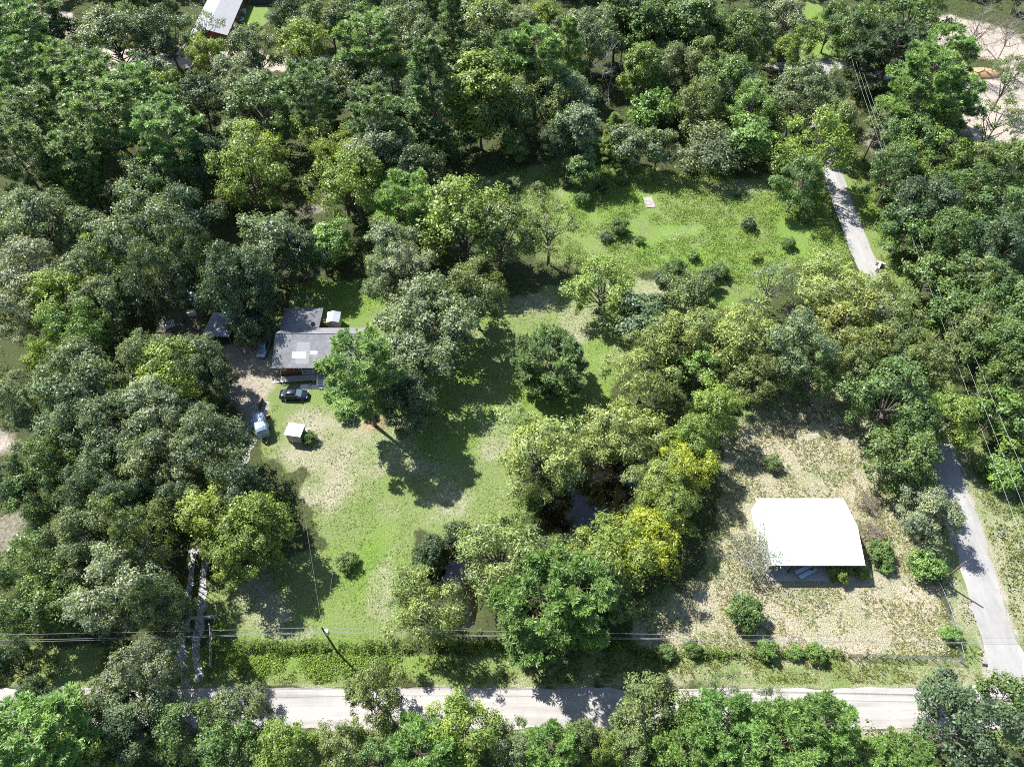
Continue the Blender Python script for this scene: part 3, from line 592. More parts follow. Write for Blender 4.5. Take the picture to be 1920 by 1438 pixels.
# crown centre x, y and half width in photo pixels, kind, tint
T_ROWS = """
30 55 50 P b|42 140 52 P b|108 118 36 P b|120 60 40 O d|205 50 62 O g|150 95 42 O g|305 50 52 O d|250 15 40 V b|60 15 40 P m|390 92 34 B y|372 30 34 V g|475 80 48 O g|562 78 46 B y|615 25 44 O g|545 25 36 O d
165 150 56 P b|248 172 52 P b|200 228 56 P b|312 248 52 P b|298 160 40 B y|368 178 48 O d|478 190 66 B m|438 130 42 O g|270 138 42 O d|62 215 52 P m|28 285 52 P m|130 285 46 P m|602 150 48 O g|592 240 44 V y
455 325 62 B y|468 270 50 B y|312 330 52 B m|255 345 46 O g|262 425 68 O g|72 408 62 O g|152 428 46 O g|14 440 40 O g|492 452 66 O g|636 325 58 V y|400 300 46 O d|352 400 56 O d|180 344 18 P b 13|146 356 17 P b 12|560 470 44 B d|626 440 34 b b|600 470 36 b b
690 72 56 P b|760 52 52 O g|726 108 36 B o|652 148 52 O g|850 60 42 K m|803 88 40 O g|908 35 52 B o|966 48 38 O G|1020 30 38 B y|1052 62 32 O g|1005 112 50 P b|900 105 50 O m|1068 96 36 K b|762 120 40 V c|815 185 56 K m|720 165 48 O g|765 195 44 O d
898 178 50 T y|960 180 60 B o|1020 200 46 B o|1062 165 52 O g|1110 58 52 O g|1160 20 44 T m|1172 48 22 T y|1212 45 38 T m|1262 50 38 T m|1150 110 38 X w|1202 125 32 T y|1262 122 36 O g|1225 198 44 S b|1085 245 36 T g|1147 252 22 K y 11|1180 268 34 b g|1236 272 34 b g|1095 318 26 b m|962 342 16 S g|1092 372 15 S m|1048 250 36 O d
712 280 60 O G|668 345 56 B y|762 384 56 R b 15|868 402 74 B y|935 425 58 B o|735 452 52 O g|1032 412 56 V o
1300 38 46 T m|1345 48 42 B m|1402 72 52 B m|1470 40 46 O G|1492 88 36 B y|1312 110 42 B o|1362 140 46 B m|1318 190 42 B o|1396 165 38 O g|1430 10 40 O d|1500 175 56 O g|1552 160 34 O g|1335 272 64 F g 10|1410 250 42 b b|1540 270 62 B y|1500 330 42 B m|1568 225 36 B o|1562 35 32 B m|1622 55 50 B m|1672 105 64 R d 17|1722 15 60 B m|1768 108 48 P b|1738 165 58 P b|1792 185 42 P b|1840 45 62 E r|1900 55 50 E r|1880 215 48 V o|1692 222 36 O G|1702 262 48 B m|1762 292 56 B y|1832 300 50 B o|1892 305 46 B m|1682 315 44 B m|1742 368 58 B d|1812 362 50 B m|1882 382 54 B m|1705 425 44 b m|1782 448 52 B m|1862 452 50 B d|1915 440 46 B m|1905 130 40 V o
1688 610 46 B o|1718 790 40 B m|1640 640 40 C o|1702 672 44 C o
1160 425 18 S m|1138 442 13 S g|1405 420 14 S d|1510 402 15 S m|1350 505 18 S m|1268 502 20 S m|1240 520 16 S d|1010 350 12 S g|1128 345 14 S m|1165 330 16 S m|1060 340 11 S g|1300 478 12 S b|1480 455 13 S b|1200 450 10 S b|1420 480 12 S y|1380 360 10 S g
190 1312 46 O g|120 1345 46 O g|60 1310 36 O d
62 498 68 O G|160 512 48 O g|102 560 50 B y|188 560 50 O g|232 555 40 O d|18 585 50 O G|290 505 60 O d 19|345 470 50 O d 19|438 520 58 O d 17|474 545 38 O d|468 612 40 F g 6|276 660 44 O g|368 668 42 O g|150 700 68 O g|82 668 36 B y|322 692 60 B y|40 742 52 O g|118 765 60 O g|402 695 38 O d|188 792 60 O g|272 762 60 O G|384 832 70 O g|292 862 62 O g|200 852 52 O g|82 852 50 B m|68 922 46 B m|160 905 52 O d|432 915 50 O d|12 905 40 O d|225 938 46 O d|330 940 46 O d
768 512 54 O G|716 522 38 O g|808 590 82 O g 14|895 545 54 B o|780 675 74 O g 13|742 715 50 O g|674 690 62 P b 20|768 745 52 O d|1034 672 60 R m 10.5|1126 528 58 B y 12|1212 592 52 b d 10|1015 838 74 C c|1170 800 68 C c|1212 692 60 C c|1262 622 48 C c|1312 690 36 b b 9|1345 752 46 B y|1305 815 46 B y|1288 868 46 C Y|1236 900 46 C c|1255 945 56 C y|1290 548 46 B o|645 768 18 S b|690 770 14 S b|578 820 14 S m
1327 522 24 S d|1452 518 44 V g|1390 622 68 C c|1490 652 58 B g|1600 600 74 C c|1560 522 54 C c|1642 545 50 C c|1698 562 28 S o|1745 520 46 b m|1672 735 72 B m|1758 680 46 B o|1700 842 58 B m|1782 772 46 B y|1742 952 48 O G 9|1718 905 32 b m|1850 520 58 B m|1892 562 56 B m|1882 645 58 B m|1838 620 48 B o|1902 712 52 B m|1872 772 44 b b|1790 585 46 b m|1812 525 46 b o|1902 832 42 S b|1880 885 34 S b|1450 866 17 S o|1630 935 22 D r|1640 992 24 D r|1652 1035 24 S m|1662 1060 14 S b|1530 690 44 B m|1420 700 46 C o|1610 680 44 B o
148 1000 52 O g|198 968 42 B o|262 985 54 B o 18|395 962 54 B y|482 972 60 B y|450 1025 54 B y|58 1062 62 B m|38 1132 52 B m|102 1122 52 B m|212 1100 74 O G|160 1042 46 O g|300 1122 46 O d 18|275 1265 66 O G 13|62 1372 74 P b|160 1430 60 B y|240 1350 62 O g|442 1332 46 O g 9|342 1372 60 B m|432 1410 52 B m|540 1412 58 B y|20 1240 36 O d|100 1440 40 P b
708 1305 54 O o|650 1050 20 S m|810 1030 28 S d|856 1000 26 S d|782 1072 24 S o|800 1140 68 C c|934 1035 68 C c|1010 1130 80 R b 15|1085 1120 70 R b 14|1060 1050 46 C o|1150 1032 66 C y|1222 1002 60 C Y|1115 1110 56 B m|862 1372 62 B y|790 1420 60 R b 12|962 1402 46 O g 9|1030 1410 48 R b 11|1092 1385 42 B o 9|1135 1405 36 B y 8|640 1405 52 B o|700 1420 46 B m
1222 1325 56 B o|1360 1285 38 V g 9|1450 1318 42 V g 9|1350 1365 62 R b 14|1450 1400 70 R b 14|1528 1368 60 R b 14|1290 1410 56 R b 12|1605 1420 46 R b 9|1700 1428 44 R b 9|1828 1375 84 B d 13|1782 1308 42 b g 8|1896 1305 40 b m 8|1398 1143 32 S m 4.4|1420 1030 50 D G 6|1575 1068 22 S y|1618 1074 14 S y|1745 1058 34 S b 4|1785 1188 18 S b|1440 1218 20 S b|1490 1222 14 S b|1530 1222 18 S b|1300 1215 16 S m|1250 1222 16 S m|1180 1400 40 B o 9
"""
for row in T_ROWS.replace('\n', '|').split('|'):
    p = row.split()
    if len(p) >= 5: tree(float(p[0]), float(p[1]), float(p[2]), p[3], p[4], float(p[5]) if len(p) > 5 else None)

# woods between the trees told apart above
BLD0 = [(-43, -23, 66, 89), (30, 52, 30, 52), (-45, -29, 56, 72), (-58, -44, 76, 92), (-95, -70, 180, 235)]
def base_of(t):
    R = t['r']/11.0
    for _ in range(4):
        h = t['h'] or HRULE[t['k']](R); zf_ = PROTO[t['k']][0][4]; c = G(t['px'], t['py'], h*zf_); R = t['r']/PX(c)[2]
    return c[0], c[1], R
have = [base_of(t) for t in TREES]; rf_ = np.random.default_rng(404); added = 0
for _ in range(9000):
    if added >= 120: break
    k = rf_.choice(['O', 'B', 'O', 'T', 'b', 'P']); R = rf_.uniform(3.2, 5.2) if k != 'b' else rf_.uniform(2.4, 3.4)
    x, y = rf_.uniform(-185, 185), rf_.uniform(10, 262); h = HRULE[k](R); pc = PX((x, y, h*0.62))
    if not (-30 < pc[0] < 1950 and -130 < pc[1] < 1400): continue
    g2 = G(pc[0], pc[1]); pts = np.array([[x, y], [g2[0], g2[1]], [(x+g2[0])/2, (y+g2[1])/2]])
    if min((math.hypot(x-a, y-b)-0.62*(R+c)) for a, b, c in have) < 0: continue
    if any((sdist(pts, p_) < R*0.9).any() for p_ in (LAWN, FIELD, YARD, VERGE, LOT, LOT2, TOPGRAVEL, HOUSEDIRT, STRIP, TOPYARD, JUNK, GAPL, GAPL2, POND, CREEK, ROADSIDE, CLAY)): continue
    if (pdist(pts, SIDE) < R+2.6).any() or (np.abs(pts[:, 1]-21.1) < R+2.8).any() or (pdist(pts, DRIVE) < R+0.5).any(): continue
    if any(((pts[:, 0] > b0) & (pts[:, 0] < b1) & (pts[:, 1] > b2) & (pts[:, 1] < b3)).any() for b0, b1, b2, b3 in BLD0): continue
    have.append((x, y, R)); tree(round(pc[0]), round(pc[1]), R*pc[2], str(k), str(rf_.choice(list('gdmogyb' if k != 'P' else 'mbd')))); added += 1
print('woods added', added)

OWN = {(668, 690): 'tall bright green pine with bare trunk in front of the grey-roofed house', (1034, 672): 'lone round-crowned pine in the middle of the sunny lawn',
       (1150, 110): 'white leafless dead tree standing up among the top woods', (1398, 1143): 'round dark shrub alone on dry grass below the barn', (1420, 1030): 'pale grey half-bare bush overhanging the left of the white barn roof',
       (1745, 1058): 'bright green shrub beside the short brown pole', (1288, 868): 'golden yellow tree right of the pond, upper one of two', (1222, 1002): 'golden yellow tree below the pond beside the barn yard',
       (468, 612): 'round fine-leaved grey-green bush beside the carport roof', (1126, 528): 'yellow-green tree with a visible trunk at the top of the lawn', (1785, 1188): 'small bright green shrub at the corner of the chain-link fence',
       (1335, 272): 'large domed grey-green bush at the upper edge of the field', (384, 832): 'very large grey-green oak spreading left of the trailer'}
def ordinal(i): return ['nearest', 'second', 'third', 'fourth', 'fifth', 'sixth', 'seventh', 'eighth'][min(i, 7)]
def make_label(t):
    best = min(LAND, key=lambda L: math.hypot(L[1]-t['px'], (L[2]-t['py'])*1.15)); dx, dy = t['px']-best[1], t['py']-best[2]
    a = math.degrees(math.atan2(-dy, dx)) % 360
    w = ['right of', 'behind and right of', 'behind', 'behind and left of', 'left of', 'in front and left of', 'in front of', 'in front and right of'][int(((a+22.5) % 360)//45)]
    if 'corner' in best[0] or 'edge' in best[0]: w = {'right of': 'right of', 'left of': 'left of'}.get(w, 'near')
    lim = {'S': 26, 'F': 50, 'D': 30}.get(t['k'], 48); size = 'large ' if t['r'] > lim+10 else 'small ' if t['r'] < lim-10 else ''
    return (size+TNAME[t['t']]+' '+KNAME[t['k']][1]+' '+w+' '+best[0], math.hypot(dx, dy))
buckets = {}
for t in TREES:
    own = OWN.get((int(t['px']), int(t['py'])))
    if own: t['label'] = own; continue
    lb, d = make_label(t); buckets.setdefault(lb, []).append((d, t))
for lb, items in buckets.items():
    items.sort(key=lambda e: e[0])
    for i, (d, t) in enumerate(items):
        t['label'] = lb if len(items) == 1 else lb+', '+ordinal(i)
        if len(t['label'].split()) > 16: t['label'] = t['label'].replace(' in front and ', ' front ').replace(' behind and ', ' back ')
GROUPN = {'S': 'shrubs and bushes', 'F': 'shrubs and bushes', 'D': 'shrubs and bushes', 'P': 'pines', 'R': 'pines', 'K': 'pines', 'C': 'cypress trees by the creek'}
def plant(t, i):
    r = np.random.default_rng(1000+i); k = t['k']; cm, tm, R0, H0, zf = PROTO[k][i % len(PROTO[k])]
    R = t['r']/11.0
    for _ in range(5):
        h = t['h'] or HRULE[k](R); c = G(t['px'], t['py'], h*zf); R = t['r']/PX(c)[2]
    R *= 1.04 if k in 'SFD' else 1.22 if k == 'C' else 1.16
    if not t['h']: h *= r.uniform(0.93, 1.07)
    e = thing(KNAME[k][0], t['label'], 'shrub' if k in 'SFD' else 'tree', (c[0], c[1], ground_z(c[0], c[1])), t['rz'] if t['rz'] is not None else r.uniform(0, 6.28), GROUPN.get(k, 'broadleaf trees of the woods'))
    sx, sy, sz = R/R0*r.uniform(0.95, 1.05), R/R0*r.uniform(0.95, 1.05), h/H0
    tr = link('trunk', tm, e); tr.scale = (sx, sy, sz)
    b = t['bark'] or BARK.get(k, (0.16, 0.14, 0.12)); tr.color = (*b, 1)
    cr = link('crown', cm, e); cr.scale = (sx, sy, sz)
    v = r.uniform(0.86, 1.16); tt = TINT[t['t']]; w = r.normal()*0.03
    cr.color = (tt[0]*v*(1+w), tt[1]*v, tt[2]*v*(1-w), 1)
for i, t in enumerate(TREES): plant(t, i)
print('trees', len(TREES), 'labels', len(set(t['label'] for t in TREES)))

# ------------------------------------------------------------------ low growth that nobody could count
BUILDINGS = [(-41, -23.5, 71, 87.5), (34, 48.5, 36.5, 49.5), (-42.5, -37, 59, 66), (-36.5, -31.5, 58.5, 63), (-55, -47.5, 79, 87), (-90, -75, 186, 222), (27, 31, 117, 124), (-40, -31, 67.5, 71), (-45, -41.5, 75, 82)]
def free_of(P, road=True):
    ok = np.ones(len(P), bool)
    for x0, x1, y0, y1 in BUILDINGS: ok &= ~((P[:, 0] > x0) & (P[:, 0] < x1) & (P[:, 1] > y0) & (P[:, 1] < y1))
    ok &= (pdist(P, SIDE) > 2.9) & (np.abs(P[:, 1]-21.1) > 2.9) & (pdist(P, DRIVE) > 1.7)
    for w in (POND, CREEK, FARCREEK): ok &= sdist(P, w) > -0.2
    return ok
def growth(name, P, rad, hgt, leaves, s, tint, label, cat, seed, mat=None, asp=0.55):
    r = np.random.default_rng(seed); n = len(P); rad = r.uniform(rad[0], rad[1], n); m = np.maximum(6, (leaves*(rad/rad.max())**1.6).astype(int))
    idx = np.repeat(np.arange(n), m); k = len(idx); th = r.random(k)*6.283; rr = np.sqrt(r.random(k))*rad[idx]*r.uniform(.7, 1.15, k)
    hh = hgt*(0.35+0.65*rad[idx]/rad.max())*np.sqrt(np.clip(1-(rr/rad[idx]/1.2)**2, 0.03, 1))*r.uniform(0.45, 1.05, k)
    base = np.array([ground_z(x, y) for x, y in P])
    C = np.stack([P[idx, 0]+rr*np.cos(th), P[idx, 1]+rr*np.sin(th), base[idx]+hh+0.04], 1)
    NR = np.stack([np.cos(th)*rr/rad[idx]*0.6, np.sin(th)*rr/rad[idx]*0.6, np.full(k, 0.75)], 1)+r.normal(size=(k, 3))*0.5
    Vq, lv, cv = leaf_quads(C, NR, s*r.uniform(0.6, 1.35, k), asp, r, None, r.random(n)[idx])
    o = link(name, cloud_mesh(name, Vq, lv, cv, mat or M_WEED)); o.color = (*tint, 1)
    return tag(o, label, cat, kind='stuff')
r_ = np.random.default_rng(91)
P = np.stack([r_.uniform(-158, 158, 14000), r_.uniform(8, 222, 14000)], 1)
q = np.array([PX((x, y, 0))[:2] for x, y in P]); P = P[(q[:, 0] > -60) & (q[:, 0] < 1980) & (q[:, 1] > -30) & (q[:, 1] < 1480)]
keep = free_of(P)
for poly in (LAWN, FIELD, YARD, VERGE, LOT, LOT2, TOPGRAVEL, HOUSEDIRT, STRIP, TOPYARD, JUNK, GAPL, GAPL2): keep &= sdist(P, poly) > 0.3
P = P[keep & (vnoise(P, 9.0, 17) > 0.2)]
h_ = len(P)//2
growth('undergrowth', P[:h_], (0.5, 1.7), 1.5, 52, 0.17, (0.085, 0.125, 0.036), 'dark green undergrowth on the forest floor beneath the trees', 'undergrowth', 5)
growth('brushwood', P[h_:], (0.4, 1.3), 1.0, 36, 0.16, (0.14, 0.15, 0.055), 'olive brush and saplings between the forest trees', 'undergrowth', 6)
P = scatter_in(FIELD, 5200, r_); P = P[free_of(P) & (vnoise(P, 5.0, 23)+0.3*vnoise(P, 1.6, 24) > 0.44)]
h_ = int(len(P)*0.62)
growth('tall_weeds', P[:h_], (0.25, 1.6), 1.15, 44, 0.13, (0.165, 0.26, 0.06), 'bright green knee-high weeds covering the overgrown field', 'weeds', 7)
growth('yellow_weeds', P[h_:], (0.25, 1.1), 0.8, 30, 0.11, (0.25, 0.29, 0.09), 'yellowish weeds mixed through the overgrown field', 'weeds', 8)
P = scatter_in(grow(VINES, 0.8), 1300, r_); P = P[free_of(P) & (vnoise(P, 1.8, 61) > 0.3) & (sdist(P, VINES) < (vnoise(P, 2.6, 63)-0.62)*3.0)]
growth('ground_vines', P, (0.15, 0.85), 0.55, 34, 0.10, (0.18, 0.265, 0.055), 'bright green leafy vines covering the bank above the road', 'vines', 9)
P = np.concatenate([GP([(x, 1214+r_.normal()*3) for x in r_.uniform(396, 1200, 190)]), GP([(x, 1226+r_.normal()*2) for x in r_.uniform(1190, 1580, 60)])]); P = P[free_of(P)]
growth('fence_row_brush', P, (0.35, 0.95), 1.35, 60, 0.13, (0.105, 0.165, 0.035), 'dense green vines and brush smothering the fence line', 'brush', 10)
P = np.concatenate([scatter_in(ROADSIDE, 900, r_)]); P = P[free_of(P) & ((vnoise(P, 6.0, 41) > 0.45) | (P[:, 0] > pdist(P, SIDE)*0+0) & (pdist(P, SIDE) > 6.0))]; P = P[pdist(P, SIDE) > 4.2]
growth('roadside_vines', P, (0.3, 1.2), 0.9, 40, 0.14, (0.15, 0.21, 0.05), 'pale green vines and weeds beside the side road', 'vines', 12)
P = np.concatenate([GP([(r_.uniform(960, 1020), r_.uniform(900, 1010)) for _ in range(90)]), GP([(r_.uniform(1050, 1130), r_.uniform(780, 850)) for _ in range(70)]), GP([(r_.uniform(1000, 1060), r_.uniform(1000, 1060)) for _ in range(40)]),
                    GP([(r_.uniform(770, 830), r_.uniform(1040, 1110)) for _ in range(40)])]); P = P[free_of(P)]
growth('bank_plants', P, (0.3, 0.9), 0.8, 44, 0.13, (0.13, 0.20, 0.05), 'green waterside plants on the bank of the pond', 'plants', 13)
def tufts(name, P, hgt, tint, label, seed, blades=5, w=0.035):
    r = np.random.default_rng(seed); n = len(P); base = np.array([ground_z(x, y) for x, y in P]); idx = np.repeat(np.arange(n), blades); k = len(idx)
    th = r.random(k)*6.283; h = hgt*r.uniform(0.5, 1.2, k); lean = r.uniform(0.25, 0.9, k)*h
    b = np.stack([P[idx, 0]+r.normal(size=k)*0.07, P[idx, 1]+r.normal(size=k)*0.07, base[idx]], 1); d = np.stack([np.cos(th), np.sin(th), 0*th], 1); sd = np.stack([-np.sin(th), np.cos(th), 0*th], 1)
    ww = w*r.uniform(.7, 1.4, k)[:, None]
    Vq = np.stack([b-sd*ww, b+sd*ww, b+d*(lean*0.6)[:, None]+sd*ww*0.8+np.stack([0*h, 0*h, h*0.75], 1), b+d*lean[:, None]-sd*ww*0.3+np.stack([0*h, 0*h, h], 1)], 1).reshape(-1, 3)
    o = link(name, cloud_mesh(name, Vq, np.repeat(r.random(k), 4), np.repeat(r.random(n)[idx], 4), M_WEED)); o.color = (*tint, 1)
    return tag(o, label, 'grass', kind='stuff')
def clumped(poly, n, sc, th, seed, r):
    P = scatter_in(poly, n, r); return P[free_of(P) & (vnoise(P, sc, seed)+0.5*(vnoise(P, sc*0.3, seed+9)-.5)+r.normal(size=len(P))*0.08 > th)]
tufts('dry_yard_grass', clumped(YARD, 22000, 2.2, 0.45, 71, r_), 0.17, (0.20, 0.225, 0.085), 'scattered green grass tufts in the dry barn yard', 14)
tufts('dead_grass', clumped(YARD, 15000, 1.5, 0.42, 73, r_), 0.14, (0.60, 0.535, 0.42), 'dry straw-coloured grass tufts in the barn yard', 15, 5, 0.03)
tufts('lawn_grass', clumped(LAWN, 20000, 3.0, 0.42, 75, r_), 0.09, (0.15, 0.20, 0.045), 'short green grass of the lawn', 16)
tufts('verge_grass', np.concatenate([clumped(VERGE, 12000, 2.0, 0.4, 77, r_)]), 0.2, (0.19, 0.20, 0.07), 'mown olive grass along the far side of the bottom road', 17)
tufts('lane_verge_grass', clumped(ROADSIDE, 8000, 2.5, 0.4, 79, r_), 0.22, (0.19, 0.22, 0.065), 'grass on the verges of the side road', 18)

# ------------------------------------------------------------------ built things: materials
M_SHINGLE = simple('grey_shingle', (0.155, 0.157, 0.165), 0.9, 0, 0.28, 1.6, 0.3, 0.3, ((0.23, 0.23, 0.235), 0.5, 0.5, 0.5))
M_BRICK = simple('red_brick', (0.18, 0.065, 0.045), 0.9, 0, 0.35, 8.0)
M_WHITE = simple('white_paint', (0.60, 0.60, 0.585), 0.5, 0, 0.06, 2.0)
M_WHITEMETAL = simple('white_metal_roof', (0.86, 0.86, 0.86), 0.35, 0, 0.03, 0.6, 0.5)
M_WALLM = simple('pale_metal_wall', (0.55, 0.58, 0.56), 0.5, 0, 0.12, 1.5, 0.5, 0, ((0.3, 0.24, 0.17), 0.9, 0.62, 0.5))
M_DARKINT = simple('dark_wood', (0.06, 0.05, 0.042), 0.9)
M_GLASS = simple('window_glass', (0.035, 0.045, 0.055), 0.06, 0, 0.2, 1.0, 0.8)
M_DECK = simple('weathered_deck', (0.30, 0.29, 0.275), 0.9, 0, 0.25, 3.0)
M_STEEL = simple('galvanised', (0.42, 0.45, 0.48), 0.35, 0.75, 0.2, 2.0, 0.5, 0, ((0.33, 0.25, 0.19), 1.4, 0.66, 0.6))
M_TIN = simple('ribbed_tin', (0.40, 0.43, 0.47), 0.4, 0.55, 0.18, 1.2, 0.5, 0, ((0.28, 0.2, 0.15), 0.9, 0.62, 0.6))
M_TRAILER = simple('trailer_skin', (0.22, 0.30, 0.38), 0.35, 0.3, 0.12, 1.5, 0.5, 0, ((0.3, 0.3, 0.27), 1.2, 0.6, 0.45))
M_GREENW = simple('pale_green_siding', (0.52, 0.58, 0.50), 0.6, 0, 0.1, 2.0)
M_BLACK = simple('black_rubber', (0.02, 0.02, 0.021), 0.7, 0, 0.2, 5.0)
M_NAVY = simple('navy_car_paint', (0.012, 0.016, 0.035), 0.15, 0.2, 0.1, 1.0, 0.7)
M_SILVER = simple('silver_car_paint', (0.30, 0.33, 0.36), 0.25, 0.5, 0.1, 1.0, 0.6)
M_WHITECAR = simple('white_car_paint', (0.62, 0.66, 0.68), 0.25, 0, 0.1, 1.0, 0.6)
M_CHROME = simple('bright_metal', (0.6, 0.6, 0.6), 0.2, 0.9, 0.05)
M_LAMP = simple('lamp_lens', (0.7, 0.72, 0.72), 0.1, 0, 0.05, 2, 0.7)
M_REDLENS = simple('red_lens', (0.35, 0.02, 0.02), 0.2, 0, 0.1)
M_RED = simple('red_paint', (0.30, 0.03, 0.03), 0.35, 0, 0.15)
M_POLE = simple('brown_pole_wood', (0.17, 0.115, 0.08), 0.9, 0, 0.3, 4.0)
M_DARKPOLE = simple('dark_pole_wood', (0.07, 0.055, 0.045), 0.9, 0, 0.3, 4.0)
M_WIRE = simple('aluminium_wire', (0.26, 0.26, 0.26), 0.5, 0.2, 0.05)
M_PANEL = simple('pale_blue_panel', (0.36, 0.47, 0.56), 0.5, 0, 0.12, 1.0)
M_CLAY = simple('orange_clay', (0.42, 0.27, 0.15), 0.95, 0, 0.2, 1.2, 0.2, 0.5)
M_YELLOW = simple('yellow_sign', (0.7, 0.55, 0.05), 0.5, 0, 0.08)
M_BLUE = simple('faded_blue_plastic', (0.12, 0.27, 0.42), 0.5, 0, 0.15)
M_GREYROOF = simple('light_grey_roof', (0.24, 0.243, 0.25), 0.85, 0, 0.12, 0.8, 0.3, 0.2)
M_BROWNROOF = simple('brown_grey_roof', (0.17, 0.14, 0.12), 0.9, 0, 0.3, 1.5)
M_PATCH = simple('white_roof_patch', (0.80, 0.80, 0.79), 0.6, 0, 0.05)

# ------------------------------------------------------------------ main house
HX, HY = -32.2, 77.0
house = thing('house', 'grey-roofed brick house with rear wing, ramp and front stairs behind the car', 'house', (HX, HY, 0))
def hl(p): return (p[0]-HX, p[1]-HY, p[2])
EZ, RZ, RY, FY, BY = 3.3, 5.45, 78.2, 72.55, 81.5; XL, XR = -39.75, -24.3
def zf(y): return EZ+(y-FY)*(RZ-EZ)/(RY-FY)
def zb(y): return EZ+(BY-y)*(RZ-EZ)/(BY-RY)
w = MB(); w.box(hl((-37.3, 75.6, 1.75)), (3.6, 4.2, 3.1)); w.box(hl((-30.3, 77.0, 1.75)), (10.4, 1.6+0.0, 3.1)); w.box(hl((-31.97, 79.4, 1.75)), (14.3, 3.2, 3.1))
w.build('wall', M_BRICK, house)
MB().box(hl((-31.97, 77.1, 0.1)), (14.1, 7.0, 0.2)).build('foundation', M_CONC, house)
rf = MB(); rf.slab([hl((XL, FY, EZ)), hl((XR, FY, EZ)), hl((XR, RY, RZ)), hl((XL, RY, RZ))], 0.12); rf.slab([hl((XL, RY, RZ)), hl((XR, RY, RZ)), hl((XR, BY, EZ)), hl((XL, BY, EZ))], 0.12)
roof = rf.build('roof', M_SHINGLE, house)
MB().tube([hl((XL-0.02, RY, RZ+0.0)), hl((XR+0.02, RY, RZ+0.0))], 0.09, 6).build('ridge_cap', simple('ridge_shingle', (0.2, 0.2, 0.21), 0.9), roof)
gb = MB()
for x in (XL+0.55, XR-0.55): gb.add([hl((x, FY+0.9, EZ+0.1)), hl((x, BY-0.5, EZ+0.1)), hl((x, RY, RZ-0.15)), hl((x+0.1, FY+0.9, EZ+0.1)), hl((x+0.1, BY-0.5, EZ+0.1)), hl((x+0.1, RY, RZ-0.15))], [(0, 1, 2), (5, 4, 3), (0, 3, 4, 1), (1, 4, 5, 2), (2, 5, 3, 0)])
gb.build('gable', M_WHITE, house)
fa = MB(); fa.box(hl(((XL+XR)/2, FY-0.02, EZ-0.10)), (XR-XL, 0.04, 0.18)); fa.build('fascia', M_DARKINT, house)
# rear wing with hip roof
wg = MB(); wg.box(hl((-36.9, 83.6, 1.6)), (5.7, 4.6, 3.0)); wg.build('wing_wall', M_BRICK, house)
WL, WR, WB, AX, AZ = -40.3, -33.5, 86.4, -36.85, 4.85; AY = 82.7
jy = RY+(RZ-AZ)*(BY-RY)/(RZ-EZ)
WE = 3.15
hr = MB(); hr.slab([hl((WL, 81.4, WE)), hl((AX, jy, AZ)), hl((AX, AY, AZ)), hl((WL, WB, WE))], 0.1); hr.slab([hl((WR, WB, WE)), hl((AX, AY, AZ)), hl((AX, jy, AZ)), hl((WR, 81.4, WE))], 0.1); hr.slab([hl((WL, WB, WE)), hl((AX, AY, AZ)), hl((WR, WB, WE))], 0.1)
hr.build('wing_roof', M_SHINGLE, house)
def roof_patch(x0, x1, y0, y1):
    return MB().slab([hl((x0, y0, zf(y0)+0.012)), hl((x1, y0, zf(y0)+0.012)), hl((x1, y1, zf(y1)+0.012)), hl((x0, y1, zf(y1)+0.012))], 0.01).build('roof_patch', M_PATCH, roof)
roof_patch(-36.55, -34.3, 74.15, 75.15); roof_patch(-33.6, -32.4, 74.75, 75.3)
M_PATCH2 = simple('newer_shingle', (0.23, 0.235, 0.237), 0.9, 0, 0.12, 2.0)
MB().slab([hl((-35.9, 73.2, zf(73.2)+0.006)), hl((-33.7, 73.2, zf(73.2)+0.006)), hl((-33.7, 76.8, zf(76.8)+0.006)), hl((-35.9, 76.8, zf(76.8)+0.006))], 0.005).build('shingle_patch', M_PATCH2, roof)
for x in (-38.3, -36.2):
    wd = MB().box(hl((x, 73.47, 2.05)), (0.95, 0.06, 1.1)).build('window', M_WHITE, house); MB().box(hl((x, 73.43, 2.05)), (0.78, 0.04, 0.92)).build('pane', M_GLASS, wd)
dr = MB().box(hl((-32.6, 76.17, 1.95)), (1.0, 0.06, 2.05)).build('door', M_WHITE, house); MB().tube([hl((-32.25, 76.1, 1.9)), hl((-32.25, 76.05, 1.9))], 0.04, 6).build('handle', M_CHROME, dr)
for x in (-30.4, -28.0):
    wd = MB().box(hl((x, 76.17, 2.1)), (1.1, 0.06, 1.2)).build('window', M_WHITE, house); MB().box(hl((x, 76.13, 2.1)), (0.9, 0.04, 1.0)).build('pane', M_GLASS, wd)
po = MB().box(hl((-30.3, 74.7, 0.92)), (10.2, 3.0, 0.14)).build('porch_deck', M_DECK, house)
for x in (-35.2, -33.3, -31.0, -28.5, -25.4): MB().box(hl((x, 73.25, 2.05)), (0.12, 0.12, 2.4)).build('porch_post', M_WHITE, house)
rl = MB()
for x0, x1 in ((-35.2, -33.3), (-31.0, -28.5), (-28.5, -25.4)):
    rl.box(hl(((x0+x1)/2, 73.25, 1.85)), (x1-x0, 0.07, 0.07)); rl.box(hl(((x0+x1)/2, 73.25, 1.15)), (x1-x0, 0.05, 0.06))
    for k in range(int((x1-x0)/0.16)): rl.box(hl((x0+0.1+k*0.16, 73.25, 1.5)), (0.04, 0.04, 0.66))
rl.build('porch_railing', M_WHITE, house)
rp = MB(); rp.slab([hl((-39.1, 71.95, 0.22)), hl((-33.0, 71.95, 0.98)), hl((-33.0, 73.2, 0.98)), hl((-39.1, 73.2, 0.22))], 0.12); rp.slab([hl((-33.0, 71.95, 0.98)), hl((-31.2, 71.95, 0.98)), hl((-31.2, 73.2, 0.98)), hl((-33.0, 73.2, 0.98))], 0.12)
ramp_o = rp.build('ramp', M_DECK, house)
rr = MB()
